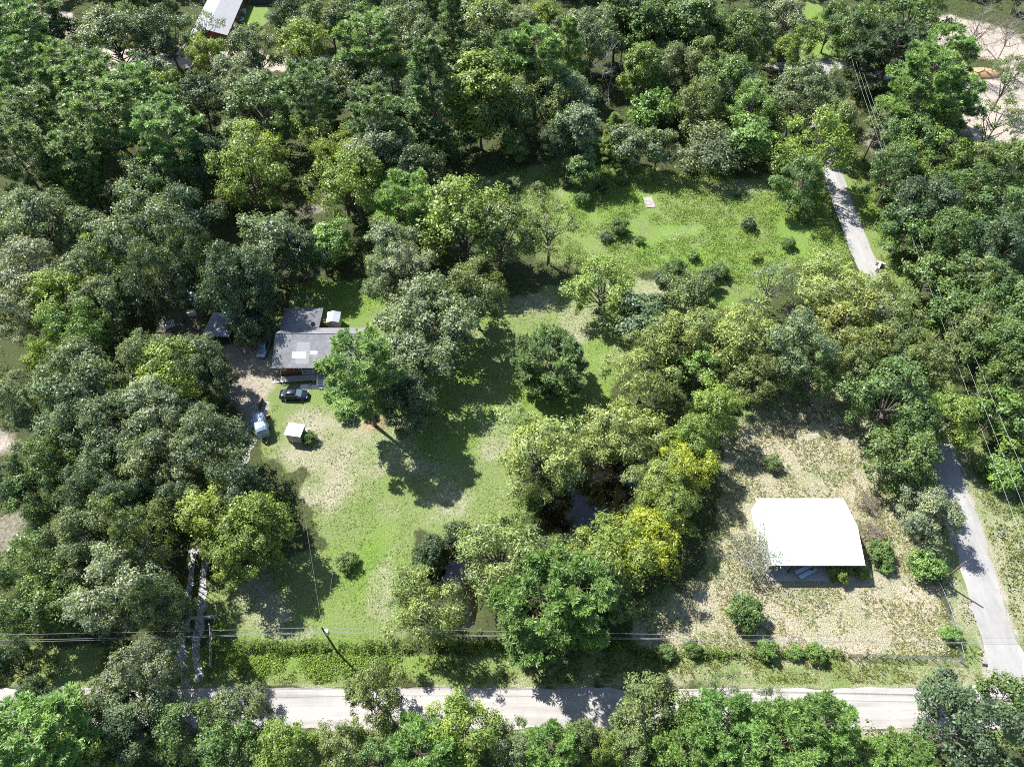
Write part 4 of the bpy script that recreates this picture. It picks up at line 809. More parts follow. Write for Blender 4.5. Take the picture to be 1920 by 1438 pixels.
for i in range(6):
    x = -39.0+i*1.2; z = 0.22+(x+39.1)/6.1*0.76; rr.box(hl((x, 71.98, z+0.30)), (0.09, 0.09, 1.3))
rr.tube([hl((-39.0, 71.98, 1.15)), hl((-33.0, 71.98, 1.9))], 0.045, 5); rr.tube([hl((-39.0, 71.98, 0.7)), hl((-33.0, 71.98, 1.45))], 0.03, 5)
rr.build('ramp_railing', M_DECK, ramp_o)
MB().slab([hl((-40.4, 71.9, 0.06)), hl((-39.1, 71.9, 0.22)), hl((-39.1, 73.2, 0.22)), hl((-40.2, 73.2, 0.06))], 0.06).build('ramp_apron', M_CONC, house)
st = MB()
for x in (-32.4, -31.3): st.tube([hl((x, 70.75, 0.05)), hl((x, 72.0, 0.95))], 0.07, 5)
stairs = st.build('staircase', M_DECK, house)
for k in range(6): MB().box(hl((-31.85, 70.8+k*0.21, 0.12+k*0.15)), (1.15, 0.19, 0.045)).build('tread', M_WHITE, stairs)
sr = MB()
for x in (-32.42, -31.28):
    sr.tube([hl((x, 70.8, 0.9)), hl((x, 72.0, 1.85)), hl((x, 73.2, 1.9))], 0.045, 5)
    for y, z0, z1 in ((70.85, 0.0, 0.95), (72.0, 0.9, 1.85)): sr.box(hl((x, y, (z0+z1)/2)), (0.08, 0.08, z1-z0))
sr.build('stair_railing', M_WHITE, stairs)
MB().box(hl((-34.05, 71.25, 0.03)), (2.9, 0.85, 0.06)).build('concrete_pad', simple('bright_concrete', (0.62, 0.6, 0.57), 0.9, 0, 0.1), house)
an = MB(); an.tube([hl((-35.8, 86.5, 0)), hl((-35.8, 86.5, 6.0))], 0.035, 5)
for k in range(5): an.tube([hl((-36.2+0.05*k, 86.5+k*0.0, 5.2+k*0.18)), hl((-35.4-0.05*k, 86.5, 5.2+k*0.18))], 0.012, 4)
an.build('antenna', M_STEEL, house)
ds = MB()
rings = []
for i in range(5):
    a = i/4*0.42; rings.append([hl((-34.3+a*math.cos(t*math.pi/6), 81.9-0.35*a*a*4-0.0+a*math.sin(t*math.pi/6)*0.6, 4.15+a*math.sin(t*math.pi/6)*0.8-0.12*(1-a))) for t in range(12)])
ds.loft(rings[1:], True); ds.tube([hl((-34.3, 81.9, 3.5)), hl((-34.3, 81.9, 4.1))], 0.03, 5); ds.build('satellite_dish', simple('dark_dish', (0.03, 0.032, 0.035), 0.5), house)
MB().tube([hl((-35.0, 84.2, 3.8)), hl((-35.0, 84.2, 4.5))], 0.07, 8).build('vent_pipe', M_STEEL, house)
MB().box(hl((-26.5, 82.0, 0.5)), (0.9, 0.8, 0.9)).build('air_unit', M_STEEL, house)

# ------------------------------------------------------------------ cars
def car(name, label, loc, rz, paint, group='parked vehicles', L=4.75):
    c = thing(name, label, 'car', loc, rz, group)
    def ring(x, w, zb_, zs, zt, inset):
        return [(x, -w, zb_), (x, -w*1.0, zs), (x, -w*(1-inset), zt), (x, -w*0.4, zt+0.02), (x, w*0.4, zt+0.02), (x, w*(1-inset), zt), (x, w, zs), (x, w, zb_)]
    k = L/4.75
    st_ = [(-2.36, .62, .42, .60, .72, .10), (-2.28, .78, .30, .66, .90, .10), (-1.9, .88, .24, .70, .98, .09), (-1.3, .91, .22, .72, 1.0, .08), (-0.2, .92, .22, .72, .96, .07), (0.9, .91, .22, .70, .94, .08), (1.35, .90, .22, .68, .90, .09),
           (1.9, .86, .24, .62, .80, .12), (2.2, .76, .28, .56, .68, .14), (2.36, .55, .38, .50, .56, .16)]
    body = MB().loft([ring(a*k, *b) for a, *b in st_]).build('body', paint, c, True)
    def cab(x, w, z): return [(x, -w, z), (x, -w*0.5, z+0.03), (x, w*0.5, z+0.03), (x, w, z)]
    rfm = MB(); pts = [(-1.15, .60, 1.36), (-0.9, .64, 1.43), (-0.2, .66, 1.46), (0.35, .64, 1.42), (0.5, .62, 1.37)]
    rings_ = []
    for x, w_, z in pts: rings_.append(cab(x*k, w_, z)+[(x*k, w_*0.5, z-0.03), (x*k, -w_*0.5, z-0.03)])
    rfm.loft(rings_).build('roof', paint, c, True)
    MB().add([(0.5*k, -.62, 1.37), (0.5*k, .62, 1.37), (1.32*k, .76, .93), (1.32*k, -.76, .93)], [(0, 3, 2, 1)]).build('windscreen', simple('windscreen_glass', (0.10, 0.16, 0.17), 0.05, 0, 0.05, 1, 0.9), c)
    MB().add([(-1.15*k, -.60, 1.36), (-1.15*k, .60, 1.36), (-1.85*k, .72, .98), (-1.85*k, -.72, .98)], [(0, 1, 2, 3)]).build('rear_window', M_GLASS, c)
    for s in (-1, 1):
        MB().add([(-1.15*k, s*.605, 1.355), (-.9*k, s*.645, 1.425), (-.2*k, s*.665, 1.455), (.35*k, s*.645, 1.415), (.5*k, s*.625, 1.365), (1.30*k, s*.80, .95), (-.2*k, s*.85, .97), (-1.83*k, s*.78, .985)], [tuple(range(8)) if s < 0 else tuple(range(7, -1, -1))]).build('side_window', M_GLASS, c)
        MB().box((1.0*k, s*.95, .98), (.18, .16, .12)).build('wing_mirror', paint, c)
        MB().box((2.19*k, s*.52, .62), (.16, .36, .12)).build('headlight', M_LAMP, c)
        MB().box((-2.29*k, s*.56, .74), (.10, .36, .14)).build('taillight', M_REDLENS, c)
        for x in (1.42*k, -1.42*k):
            wh = MB().disc((x, s*.82, .325), .325, 'y', .2, 18).build('wheel', M_BLACK, c); MB().disc((x, s*.925, .325), .2, 'y', .02, 12).build('rim', M_CHROME, wh)
    return c
cc = G(553, 744); car('car', 'dark navy car parked on the grass in front of the house', (cc[0], cc[1], 0.0), 0.0, M_NAVY)
cc = G(493, 668); car('car', 'silver car in dappled shade beside the left end of the house', (cc[0], cc[1]+1.6, 0.0), -math.pi/2-0.05, M_SILVER)
cc = G(354, 573); 
tk = thing('van', 'small white van with blue windscreen among trees beyond the carport', 'van', (cc[0], cc[1]+2.2, 0), -math.pi/2)
MB().loft([[(x, -w_, z0), (x, -w_, z1*0.75), (x, -w_*.86, z1), (x, w_*.86, z1), (x, w_, z1*0.75), (x, w_, z0)] for x, w_, z0, z1 in ((-2.2, .85, .3, 1.8), (-2.1, .92, .3, 1.95), (.6, .92, .3, 1.95), (.9, .9, .3, 1.85), (1.45, .88, .3, 1.15), (2.1, .84, .3, 1.0), (2.2, .75, .35, .9))]).build('body', M_WHITECAR, tk)
MB().add([(.93, -.72, 1.80), (.93, .72, 1.80), (1.47, .78, 1.19), (1.47, -.78, 1.19)], [(0, 3, 2, 1)]).build('windscreen', M_BLUE, tk)
for s in (-1, 1):
    for x in (-1.4, 1.4): MB().disc((x, s*.84, .34), .34, 'y', .2, 14).build('wheel', M_BLACK, tk)
    MB().box((2.16, s*.55, .72), (.1, .3, .16)).build('headlight', M_LAMP, tk)

# ------------------------------------------------------------------ trailer, sheds, carport
tr = thing('enclosed_trailer', 'rounded silver-blue trailer parked left of the small white shed', 'trailer', (-39.75, 62.35, 0), math.atan2(-3.0, 1.35))
def tring(x, w_, z0, z1, q=0.25): return [(x, -w_, z0), (x, -w_, z1-q), (x, -w_+q*.8, z1-q*.25), (x, -w_*.3, z1), (x, w_*.3, z1), (x, w_-q*.8, z1-q*.25), (x, w_, z1-q), (x, w_, z0)]
MB().loft([tring(-1.95, .80, .7, 2.1), tring(-1.8, .92, .55, 2.4), tring(1.1, .92, .55, 2.42), tring(1.6, .88, .55, 2.2), tring(2.0, .74, .65, 1.7)]).build('body', M_TRAILER, tr, False)
for s in (-1, 1):
    wh = MB().disc((-0.2, s*.95, .33), .33, 'y', .2, 14).build('wheel', M_BLACK, tr); MB().disc((-0.2, s*1.055, .33), .17, 'y', .02, 10).build('rim', M_CHROME, wh); MB().box((-0.2, s*.98, .72), (1.0, .14, .08)).build('fender', M_STEEL, tr)
to = MB()
for s in (-.6, .6): to.tube([(1.9, s, .55), (3.0, 0, .5)], .05, 5)
to.tube([(2.9, 0, .5), (2.9, 0, .05)], .04, 5); to.build('tow_bar', M_STEEL, tr)
MB().box((0.5, -.93, 1.6), (.9, .03, .5)).build('window', M_GLASS, tr); MB().box((-1.97, 0, 1.3), (.03, 1.1, 1.1)).build('rear_door', M_STEEL, tr)
def shed(name, label, x, y, rz, sx, sy, h, roofm, wallm, slope=0.12, gable=False):
    t = thing(name, label, 'shed', (x, y, 0), rz)
    MB().box((0, 0, h/2), (sx, sy, h)).build('wall', wallm, t)
    e = 0.16
    if gable:
        q = MB(); q.slab([(-sx/2-e, -sy/2-e, h+.04), (0, -sy/2-e, h+.38), (0, sy/2+e, h+.38), (-sx/2-e, sy/2+e, h+.04)], .05); q.slab([(0, -sy/2-e, h+.38), (sx/2+e, -sy/2-e, h+.04), (sx/2+e, sy/2+e, h+.04), (0, sy/2+e, h+.38)], .05); q.build('roof', roofm, t)
        MB().add([(-sx/2, -sy/2, h), (sx/2, -sy/2, h), (0, -sy/2, h+.33), (-sx/2, sy/2, h), (sx/2, sy/2, h), (0, sy/2, h+.33)], [(0, 1, 2), (5, 4, 3)]).build('gable', wallm, t)
    else:
        MB().slab([(-sx/2-e, -sy/2-e, h+.05), (sx/2+e, -sy/2-e, h+.05), (sx/2+e, sy/2+e, h+.05+slope), (-sx/2-e, sy/2+e, h+.05+slope)], .06).build('roof', roofm, t)
    d = MB().box((0, -sy/2-.02, h*.46), (.85, .04, h*.86)).build('door', wallm, t); MB().box((.3, -sy/2-.06, h*.45), (.04, .05, .12)).build('handle', M_CHROME, d)
    return t
shed('shed', 'small white-roofed box shed beside the trailer on the lawn edge', -33.95, 60.95, -0.16, 2.35, 1.95, 2.2, M_WHITE, simple('grey_board_wall', (0.34, 0.32, 0.29), 0.85))
shed('shed', 'small pale green shed behind the grey-roofed house', -31.8, 85.2, 0.0, 2.1, 2.2, 2.05, M_TIN, M_GREENW, gable=True)
cp = thing('carport', 'ribbed grey tin carport roof under trees left of the house', 'carport', (-51.0, 82.9, 0), -0.12)
cr_ = MB(); n_ = 22; rows = []
for yy, zz_ in ((-2.6, 2.5), (2.6, 2.75)):
    rows.append([(-2.4+4.8*i/(n_*2), yy, zz_+(0.055 if i % 2 else 0.0)) for i in range(n_*2+1)]+[(2.4-4.8*i/(n_*2), yy, zz_-0.05) for i in range(n_*2+1)])
cr_.loft(rows).build('roof', M_TIN, cp)
for x in (-2.25, 2.25):
    for y in (-2.4, 2.4): MB().box((x, y, 1.24), (.1, .1, 2.48)).build('post', M_STEEL, cp)
MB().box((0, 2.45, 1.3), (4.6, .05, 2.3)).build('back_wall', M_TIN, cp)
# things lying about beyond the carport
def crate(name, label, cat, px, py, sx, sy, sz, rz, mat, lid=None):
    c = G(px, py); t = thing(name, label, cat, (c[0], c[1], ground_z(c[0], c[1])), rz)
    MB().box((0, 0, sz/2), (sx, sy, sz), 0, 0.96).build('body', mat, t); MB().box((0, 0, sz+.03), (sx*1.03, sy*1.03, .06)).build('lid', lid or mat, t)
    return t
crate('chest_freezer', 'white chest freezer lying in the clutter left of the carport', 'freezer', 361, 590, 1.5, .8, .85, 0.2, M_WHITE)
crate('utility_cart', 'white box cart with blue end in the clutter left of the carport', 'cart', 318, 610, 1.9, 1.1, .7, 0.5, M_WHITE, M_TRAILER)
crate('storage_bin', 'pale plastic bin by the dark trees beyond the carport', 'bin', 308, 582, .8, .6, .7, -0.3, M_TRAILER)
crate('storage_tote', 'small blue tote right of the white van', 'bin', 369, 569, .9, .7, .6, 0.1, M_BLUE)
pl = G(414, 565); tag(MB().box((pl[0], pl[1], .5), (1.8, .5, .08), -.5).box((pl[0], pl[1], .25), (.1, .4, .5), -.5).build('white_bench', M_WHITE), 'narrow white bench in the shade behind the carport', 'bench')
jk = G(578, 812); tag(MB().box((jk[0], jk[1], .35), (.9, .7, .7), .6, .85).box((jk[0]+.2, jk[1]+.1, .8), (.5, .12, .3), .3).build('white_chair', M_WHITE), 'white plastic chair right of the small white shed', 'chair')
jk = G(503, 782); tag(MB().box((jk[0], jk[1], .25), (.5, .4, .4), .4, .8).tube([(jk[0]+.2, jk[1], .4), (jk[0]+.5, jk[1]-.5, .9)], .025, 5).disc((jk[0]+.2, jk[1]+.25, .12), .12, 'y', .06, 10).disc((jk[0]+.2, jk[1]-.25, .12), .12, 'y', .06, 10).build('lawn_mower', M_RED), 'red push mower on the grass beside the trailer', 'mower')
fp = GP([(487, 770), (495, 752)]); fm = thing('board_fence', 'short dark board fence above the trailer', 'fence', (fp[0][0], fp[0][1], 0))
dv = fp[1]-fp[0]
for k in range(4): MB().box((dv[0]*(k+.5)/4, dv[1]*(k+.5)/4, .55), (.05, np.hypot(*dv)/4-.02, 1.0), math.atan2(dv[1], dv[0])-math.pi/2).build('board', M_DARKINT, fm)
tb = GP([(729, 586), (734, 614)]); pf = thing('rail_fence', 'short dark rail fence behind the oak right of the house', 'fence', (tb[0][0], tb[0][1], 0)); dv = tb[1]-tb[0]
for k in range(3): MB().box((dv[0]*k/2, dv[1]*k/2, .6), (.12, .12, 1.2)).build('post', M_DARKINT, pf)
for z in (.5, 1.0): MB().tube([(0, 0, z), (dv[0], dv[1], z)], .05, 4).build('rail', M_DARKINT, pf)
# bicycle by the stairs
bk = thing('bicycle', 'red bicycle leaning by the foot of the front stairs', 'bicycle', (-33.45, 71.35, 0.06), 0.5)
for x in (-.5, .5):
    wv_ = MB(); pts = [(x+.33*math.cos(a*math.pi/8), 0, .34+.33*math.sin(a*math.pi/8)) for a in range(17)]; wv_.tube(pts, .025, 5, False); wo = wv_.build('wheel', M_BLACK, bk)
    sp = MB()
    for a in range(6): sp.tube([(x, 0, .34), (x+.32*math.cos(a*1.047), 0, .34+.32*math.sin(a*1.047))], .006, 3)
    sp.build('spokes', M_CHROME, wo)
MB().tube([(-.5, 0, .34), (-.05, 0, .32), (.38, 0, .78), (-.2, 0, .76), (-.05, 0, .32)], .025, 5).tube([(-.5, 0, .34), (-.2, 0, .76)], .02, 5).tube([(.5, 0, .34), (.36, 0, .95)], .022, 5).build('frame', M_RED, bk)
MB().tube([(.34, -.28, .98), (.38, 0, .95), (.34, .28, .98)], .02, 5).build('handlebar', M_CHROME, bk); MB().box((-.23, 0, .86), (.24, .13, .06)).build('saddle', M_BLACK, bk)

# ------------------------------------------------------------------ barn
bn = thing('barn', 'open-fronted barn with bright white metal roof in the dry yard', 'barn', (41.3, 43.2, 0)); BX, BYc = 41.3, 43.2
bx0, bx1, by0, by1 = 34.95-BX, 47.6-BX, 38.2-BYc, 48.35-BYc; be, br = 3.3, 4.6; my = 43.3-BYc
rb = MB()
for sgn, ya in ((1, by0), (-1, by1)):
    rows = []; n_ = 42
    for yy, zz_ in ((ya, be), (my, br)):
        rows.append([(bx0+(bx1-bx0)*i/(n_), yy, zz_+(0.03 if i % 3 == 0 else 0)) for i in range(n_+1)]+[(bx1-(bx1-bx0)*i/n_, yy, zz_-.05) for i in range(n_+1)])
    rb.loft(rows)
rb.build('roof', M_WHITEMETAL, bn)
MB().add([(bx0, my-.16, br-.01), (bx1, my-.16, br-.01), (bx1, my, br+.05), (bx0, my, br+.05), (bx1, my+.16, br-.01), (bx0, my+.16, br-.01)], [(0, 1, 2, 3), (3, 2, 4, 5)]).build('ridge_cap', M_WHITEMETAL, bn)
wb = MB(); wb.box((bx0+.25, (by0+by1)/2+.1, 1.62), (.06, by1-by0-.7, 3.2)); wb.build('side_wall', M_WALLM, bn)
wb = MB(); wb.box((bx1-.25, (by0+by1)/2+.1, 1.62), (.06, by1-by0-.7, 3.2)); wb.build('side_wall', M_WALLM, bn)
MB().box((0, by1-.3, 1.62), (bx1-bx0-.6, .06, 3.2)).build('back_wall', M_WALLM, bn)
for xg in (bx0+.22, bx1-.28): MB().add([(xg, by0+.3, be), (xg, by1-.3, be), (xg, my, br-.08), (xg+.06, by0+.3, be), (xg+.06, by1-.3, be), (xg+.06, my, br-.08)], [(0, 1, 2), (5, 4, 3), (0, 3, 4, 1), (1, 4, 5, 2), (2, 5, 3, 0)]).build('gable', M_WALLM, bn)
for i in range(5): MB().box((bx0+.3+(bx1-bx0-.6)*i/4, by0+.35, 1.63), (.16, .16, 3.2)).build('post', M_DARKINT, bn)
MB().box((0, by0+.18, be-.18), (bx1-bx0, .08, .26)).build('eave_beam', M_DARKINT, bn)
MB().box((0, (by0+by1)/2-.4, .05), (bx1-bx0-.4, by1-by0+.9, .1)).build('floor_slab', M_CONC, bn)
for k, (px, py, lab) in enumerate(((1508, 1066, 'long pale blue panel under the barn eave, farther of the pair'), (1515, 1074, 'long pale blue panel under the barn eave, nearer of the pair'))):
    c = G(px, py, .9); t = thing('blue_panel', lab, 'panel', (c[0], c[1], .1), 0.42+.03*k, 'pale blue panels under the barn eave')
    MB().box((0, 0, .8), (2.9, .52, .10)).build('board', M_PANEL, t)
    for x in (-1.1, 1.1): MB().box((x, 0, .37), (.1, .42, .75)).build('trestle', M_STEEL, t)

# ------------------------------------------------------------------ long brick house at the top and its yard
lh = thing('house', 'long brick house with light grey roof at the upper left', 'house', (-82.0, 203.0, 0), 0.045)
MB().box((0, 0, 1.5), (9.0, 30.0, 3.0)).build('wall', M_BRICK, lh)
q = MB(); q.slab([(0, -15.5, 4.6), (5.1, -15.5, 3.0), (5.1, 15.5, 3.0), (0, 15.5, 4.6)], .1); q.slab([(-5.1, -15.5, 3.0), (0, -15.5, 4.6), (0, 15.5, 4.6), (-5.1, 15.5, 3.0)], .1); lroof = q.build('roof', M_GREYROOF, lh)
MB().add([(-4.5, -15.02, 3.0), (4.5, -15.02, 3.0), (0, -15.02, 4.45)], [(0, 1, 2)]).build('gable', M_BRICK, lh)
for y in (-13.2, -11.6, -10.0, -7.6, -4.0, -1.0, 3.0, 7.0, 11.0):
    wd = MB().box((4.52, y, 1.75), (.06, 1.0, 1.3)).build('window', M_WHITE, lh); MB().box((4.56, y, 1.75), (.04, .82, 1.1)).build('pane', M_GLASS, wd)
MB().box((4.53, -5.8, 1.15), (.06, 1.0, 2.1)).build('door', M_WHITE, lh)
c = G(490, 12); s3 = shed('shed', 'dark low shed with white door at the top edge', c[0]+1.0, c[1]+2.6, 0.0, 8.0, 4.0, 2.4, M_GREYROOF, simple('dark_siding', (0.05, 0.055, 0.06), 0.8))
c = G(450, 38); t = thing('ring_pool', 'white inflatable ring in the shade beside the long brick house', 'pool', (c[0], c[1], .02)); MB().tube([(1.0*math.cos(a*math.pi/12), 1.0*math.sin(a*math.pi/12), .22) for a in range(25)], .2, 8, False).build('rim', M_WHITE, t, True); MB().disc((0, 0, .08), .9, 'z', .04, 20).build('floor', M_BLUE, t)
crate('cooler', 'blue box in the shade at the corner of the long brick house', 'box', 438, 61, 1.6, 1.0, .8, .1, M_BLUE, M_TRAILER)
crate('outdoor_grill', 'white box by the wall of the long brick house', 'box', 458, 25, 1.1, .9, .9, .1, M_WHITE)
c = G(187, 438); t = thing('shed', 'small low shed with brown-grey roof under trees at left', 'shed', (c[0], c[1]+.5, 0), .35); MB().box((0, 0, 1.1), (3.6, 4.6, 2.2)).build('wall', M_DARKINT, t); MB().slab([(-2.1, -2.6, 2.25), (2.1, -2.6, 2.25), (2.1, 2.6, 2.6), (-2.1, 2.6, 2.6)], .08).build('roof', M_BROWNROOF, t)
# clay heap
c = G(1838, 140); dp = MB(); rngs = []; r2 = np.random.default_rng(8)
for f_, z in ((1.0, -.1), (.9, .45), (.68, 1.0), (.4, 1.45), (.12, 1.6)):
    rngs.append([(5.6*f_*math.cos(a*math.pi/14)*(1+r2.normal()*.04), 2.3*f_*math.sin(a*math.pi/14)*(1+r2.normal()*.06), z*(1+r2.normal()*.05)) for a in range(28)])
dp.loft(rngs); o = dp.build('clay_heap', M_CLAY, None, True); o.location = (c[0], c[1], ground_z(c[0], c[1])); tag(o, 'long heap of orange clay at the back of the dirt lot', 'heap')

# ------------------------------------------------------------------ utility poles and wires
def upole(label, bpx, bpy, h, mat, arm=True, drum=False, rz=0.0, lean=(0, 0)):
    c = G(bpx, bpy); t = thing('utility_pole', label, 'pole', (c[0], c[1], ground_z(c[0], c[1])), rz, 'utility poles')
    MB().tube([(0, 0, -.5), (lean[0]*.5, lean[1]*.5, h*.5), (lean[0], lean[1], h)], [.14, .125, .1], 8).build('shaft', mat, t)
    if arm:
        MB().box((lean[0], lean[1]+.16, h-.45), (2.0, .1, .12)).build('crossarm', mat, t)
        for x in (-.9, 0, .9): MB().tube([(lean[0]+x, lean[1]+.16, h-.38), (lean[0]+x, lean[1]+.16, h-.18)], .05, 6).build('insulator', M_WHITE, t)
    if drum: MB().tube([(.34, -.1, h-2.0), (.34, -.1, h-1.0)], .24, 10).build('transformer', M_STEEL, t)
    return np.array([c[0]+lean[0], c[1]+lean[1], h])
def height_for(bpx, bpy, ty):
    c = G(bpx, bpy); lo, hi = 1.0, 25.0
    for _ in range(40):
        m_ = (lo+hi)/2
        if PX((c[0], c[1], m_))[1] > ty: lo = m_
        else: hi = m_
    return lo
hC = height_for(633, 1223, 1176); topC = upole('dark utility pole with grey transformer rising from the verge vines', 633, 1223, hC, M_DARKPOLE, False, True)
hA = height_for(1765, 1090, 1053); upole('short brown bare pole beside the side road', 1765, 1090, hA, M_POLE, False)
hB = height_for(1617, 304, 237); topB = upole('dark utility pole standing by the far lane', 1617, 304, hB, M_DARKPOLE, True, False, 0.3)
hD = height_for(1548, 78, 5); topD = upole('tall vine-hung pole at the top edge right of the grass strip', 1548, 78, hD, M_DARKPOLE, True, False, 0.3)
def wire(label, a, b, sag, r=0.02, group='overhead wires'):
    a, b = np.array(a, float), np.array(b, float); pts = [a+(b-a)*t-np.array([0, 0, 4*sag*t*(1-t)]) for t in np.linspace(0, 1, 25)]
    return tag(MB().tube(pts, r, 4).build('overhead_wire', M_WIRE), label, 'wire', group)
left = np.array([-72, topC[1]-.2, hC]); right = np.array([75, topC[1]+0.6, hC])
wire('topmost overhead wire running left from the transformer pole', topC, G(-20, 1190, hC), .15)
wire('topmost overhead wire running right from the transformer pole', topC, G(1960, 1196, hC), .6)
for k, (dy, lab) in enumerate(((1200, 'upper of the two lower wires left of the transformer pole'), (1204, 'lowest wire left of the transformer pole'))):
    zz_ = hC-1.6-.3*k; p = np.array([topC[0], topC[1], zz_]); wire(lab, p, G(-20, dy, zz_), .3, .022)
    wire(('upper' if k == 0 else 'lowest')+' of the lower wires right of the transformer pole', p, G(1960, 1205+3*k, zz_), .5, .022)
wire('service wire rising leftward from the transformer pole to the house', topC-[0, 0, .3], (-38.5, 73.0, 3.6), .8, .010)
wire('service wire rising rightward from the transformer pole to the house', topC-[0, 0, 1.2], (-25.0, 73.0, 3.6), .8, .010)
for k, (ex, ey, n_) in enumerate(((1962, 1130, 'leftmost'), (1984, 1110, 'middle'), (2006, 1085, 'rightmost'))):
    p = topB+[(-.85+.85*k), .1, -.2]; wire(n_+' of the three wires running down the side road', p, G(ex, ey, 9.0), .6, .015)
    wire(n_+' of the three wires crossing above the cross road', topD+[(-.85+.85*k), .1, -.2], p, .5, .02)
    # beyond the frame the line goes on

# ------------------------------------------------------------------ fences, gate, signs
def chain_fence(label, pts, hgt, mat):
    P3 = np.array(pts); o = P3[0]; t = thing('chain_link_fence', label, 'fence', (o[0], o[1], 0), 0, 'chain-link fences'); W = MB()
    for i, p in enumerate(P3):
        lx, ly = (i*37 % 5-2)*.05, (i*53 % 5-2)*.05
        MB().tube([(p[0]-o[0], p[1]-o[1], -.2), (p[0]-o[0]+lx, p[1]-o[1]+ly, hgt+.05)], .055, 6).build('post', mat, t)
        if i:
            a = P3[i-1]-o; b = p-o; L = np.hypot(*(b-a)); d = (b-a)/L; n = int(L/.16)
            for k in range(-int(hgt/.16), n):
                for s in (0, 1):
                    x0, x1 = k*.16, k*.16+hgt; z0, z1 = (0, hgt) if s == 0 else (hgt, 0)
                    u0, u1 = max(0, x0), min(L, x1)
                    if u1-u0 < .05: continue
                    zz0 = z0+(z1-z0)*(u0-x0)/(x1-x0); zz1 = z0+(z1-z0)*(u1-x0)/(x1-x0)
                    pa = (a[0]+d[0]*u0, a[1]+d[1]*u0, zz0+.05); pb = (a[0]+d[0]*u1, a[1]+d[1]*u1, zz1+.05); W.tube([pa, pb], .006, 3, False)
            W.tube([(a[0], a[1], hgt+.03), (b[0], b[1], hgt+.03)], .014, 4, False)
    W.build('wire_mesh', M_STEEL, t)
chain_fence('chain-link fence along the lower edge of the barn yard', GP([(1592, 1231), (1622, 1232), (1650, 1233), (1680, 1234), (1712, 1235), (1748, 1237), (1800, 1241)]), 1.35, M_DARKPOLE)
chain_fence('chain-link fence climbing the right side of the barn yard', GP([(1800, 1241), (1788, 1190), (1772, 1142), (1758, 1108), (1745, 1085)]), 1.3, M_STEEL)
gp_ = GP([(351, 1163), (412, 1160)]); gt = thing('gate', 'low metal tube gate across the gravel driveway', 'gate', (gp_[0][0], gp_[0][1], 0)); dv = gp_[1]-gp_[0]
for z in (.35, .6, .85, 1.1, 1.3): MB().tube([(0, 0, z), (dv[0], dv[1], z)], .035, 5).build('bar', M_DECK, gt)
for f_ in (0, .5, 1): MB().tube([(dv[0]*f_, dv[1]*f_, .3), (dv[0]*f_, dv[1]*f_, 1.32)], .03, 5).build('upright', M_DECK, gt)
for f_ in (-.04, 1.04): MB().tube([(dv[0]*f_, dv[1]*f_, -.2), (dv[0]*f_, dv[1]*f_, 1.6)], .1, 7).build('gate_post', M_POLE, gt)
for lab, pts in (('weathered rail fence on the left side of the driveway entrance', [(343, 1168), (330, 1188), (318, 1208)]), ('weathered rail fence on the right side of the driveway entrance', [(398, 1176), (400, 1212), (398, 1252)])):
    pp = GP(pts); t = thing('rail_fence', lab, 'fence', (pp[0][0], pp[0][1], 0), 0, 'rail fences by the driveway')
    for i, p in enumerate(pp):
        MB().tube([(p[0]-pp[0][0], p[1]-pp[0][1], -.2), (p[0]-pp[0][0], p[1]-pp[0][1], 1.35)], .09, 6).build('post', M_DECK, t)
        if i:
            a, b = pp[i-1]-pp[0], p-pp[0]
            for z in (.6, 1.15): MB().tube([(a[0], a[1], z), (b[0], b[1], z)], .055, 5).build('rail', M_DECK, t)
c = G(1822, 1230); t = thing('road_sign', 'small yellow road sign on a post at the junction corner', 'sign', (c[0], c[1], 0), 0.3)
MB().tube([(0, 0, -.2), (0, 0, 2.3)], .04, 6).build('post', M_STEEL, t); MB().add([(0, -.03, 1.55), (.42, -.03, 1.97), (0, -.03, 2.39), (-.42, -.03, 1.97), (0, -.06, 1.55), (.42, -.06, 1.97), (0, -.06, 2.39), (-.42, -.06, 1.97)], [(0, 1, 2, 3), (7, 6, 5, 4), (0, 4, 5, 1), (1, 5, 6, 2), (2, 6, 7, 3), (3, 7, 4, 0)]).build('panel', M_YELLOW, t)
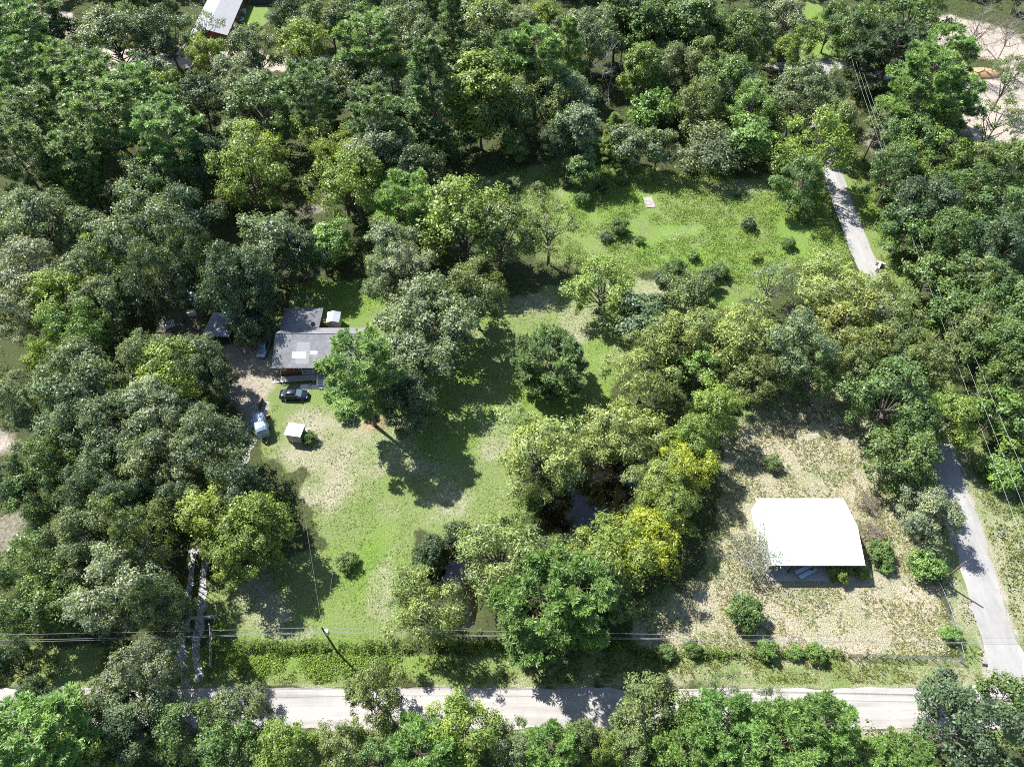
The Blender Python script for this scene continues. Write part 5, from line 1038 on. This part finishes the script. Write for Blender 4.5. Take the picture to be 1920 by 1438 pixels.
c = G(1869, 1004); t = thing('mailbox', 'small blue mailbox on a post right of the side road', 'mailbox', (c[0], c[1], 0), 0.3)
MB().box((0, 0, .5), (.1, .1, 1.1)).build('post', M_POLE, t); MB().loft([[(x, -.11, 1.05), (x, -.11, 1.22), (x, -.06, 1.31), (x, .06, 1.31), (x, .11, 1.22), (x, .11, 1.05)] for x in (-.26, .26)]).build('box', M_BLUE, t)
c = G(1510, 392); o = MB().box((0, 0, .9), (.55, .5, 1.9), .3, .25).build('stone_marker', M_CONC); o.location = (c[0], c[1], 0); tag(o, 'pale pointed stone marker at the edge of the field by the lane', 'marker')
c = G(1645, 505); o = MB().box((0, 0, .5), (2.2, .4, 1.3), 1.0).box((.7, .9, .4), (.4, 1.6, 1.0), 1.0).build('culvert_headwall', M_CONC); o.location = (c[0], c[1], 0); tag(o, 'broken white concrete headwall where the lane crosses the creek', 'headwall')
fl_ = GP([(1830, 540), (1878, 496)]); tag(MB().tube([(fl_[0][0], fl_[0][1], .35), ((fl_[0][0]+fl_[1][0])/2, (fl_[0][1]+fl_[1][1])/2, .5), (fl_[1][0], fl_[1][1], .9)], [.28, .22, .12], 7).build('fallen_log', M_POLE), 'fallen tree trunk among the vines at the right edge', 'log')
fl_ = GP([(1502, 752), (1528, 768)]); tag(MB().tube([(fl_[0][0], fl_[0][1], .12), (fl_[0][0]+1, fl_[0][1]-.7, .25), (fl_[1][0], fl_[1][1], .1)], [.06, .1, .05], 5).tube([(fl_[0][0]+1, fl_[0][1]-.7, .25), (fl_[0][0]+1.4, fl_[0][1]+.5, .35)], [.06, .02], 5).build('fallen_branch', M_DARKPOLE), 'dark fallen branch on the dry grass under the yard trees', 'branch')
c = G(418, 1185); tree_stump = thing('vine_post', 'vine-covered post right of the driveway gate', 'post', (c[0], c[1], 0)); MB().tube([(0, 0, -.2), (0, 0, 2.6)], .12, 6).build('post', M_DARKPOLE, tree_stump)
vb = link('vine', PROTO['S'][0][0], tree_stump); vb.scale = (.42, .42, .72); vb.color = (0.12, 0.19, .04, 1)
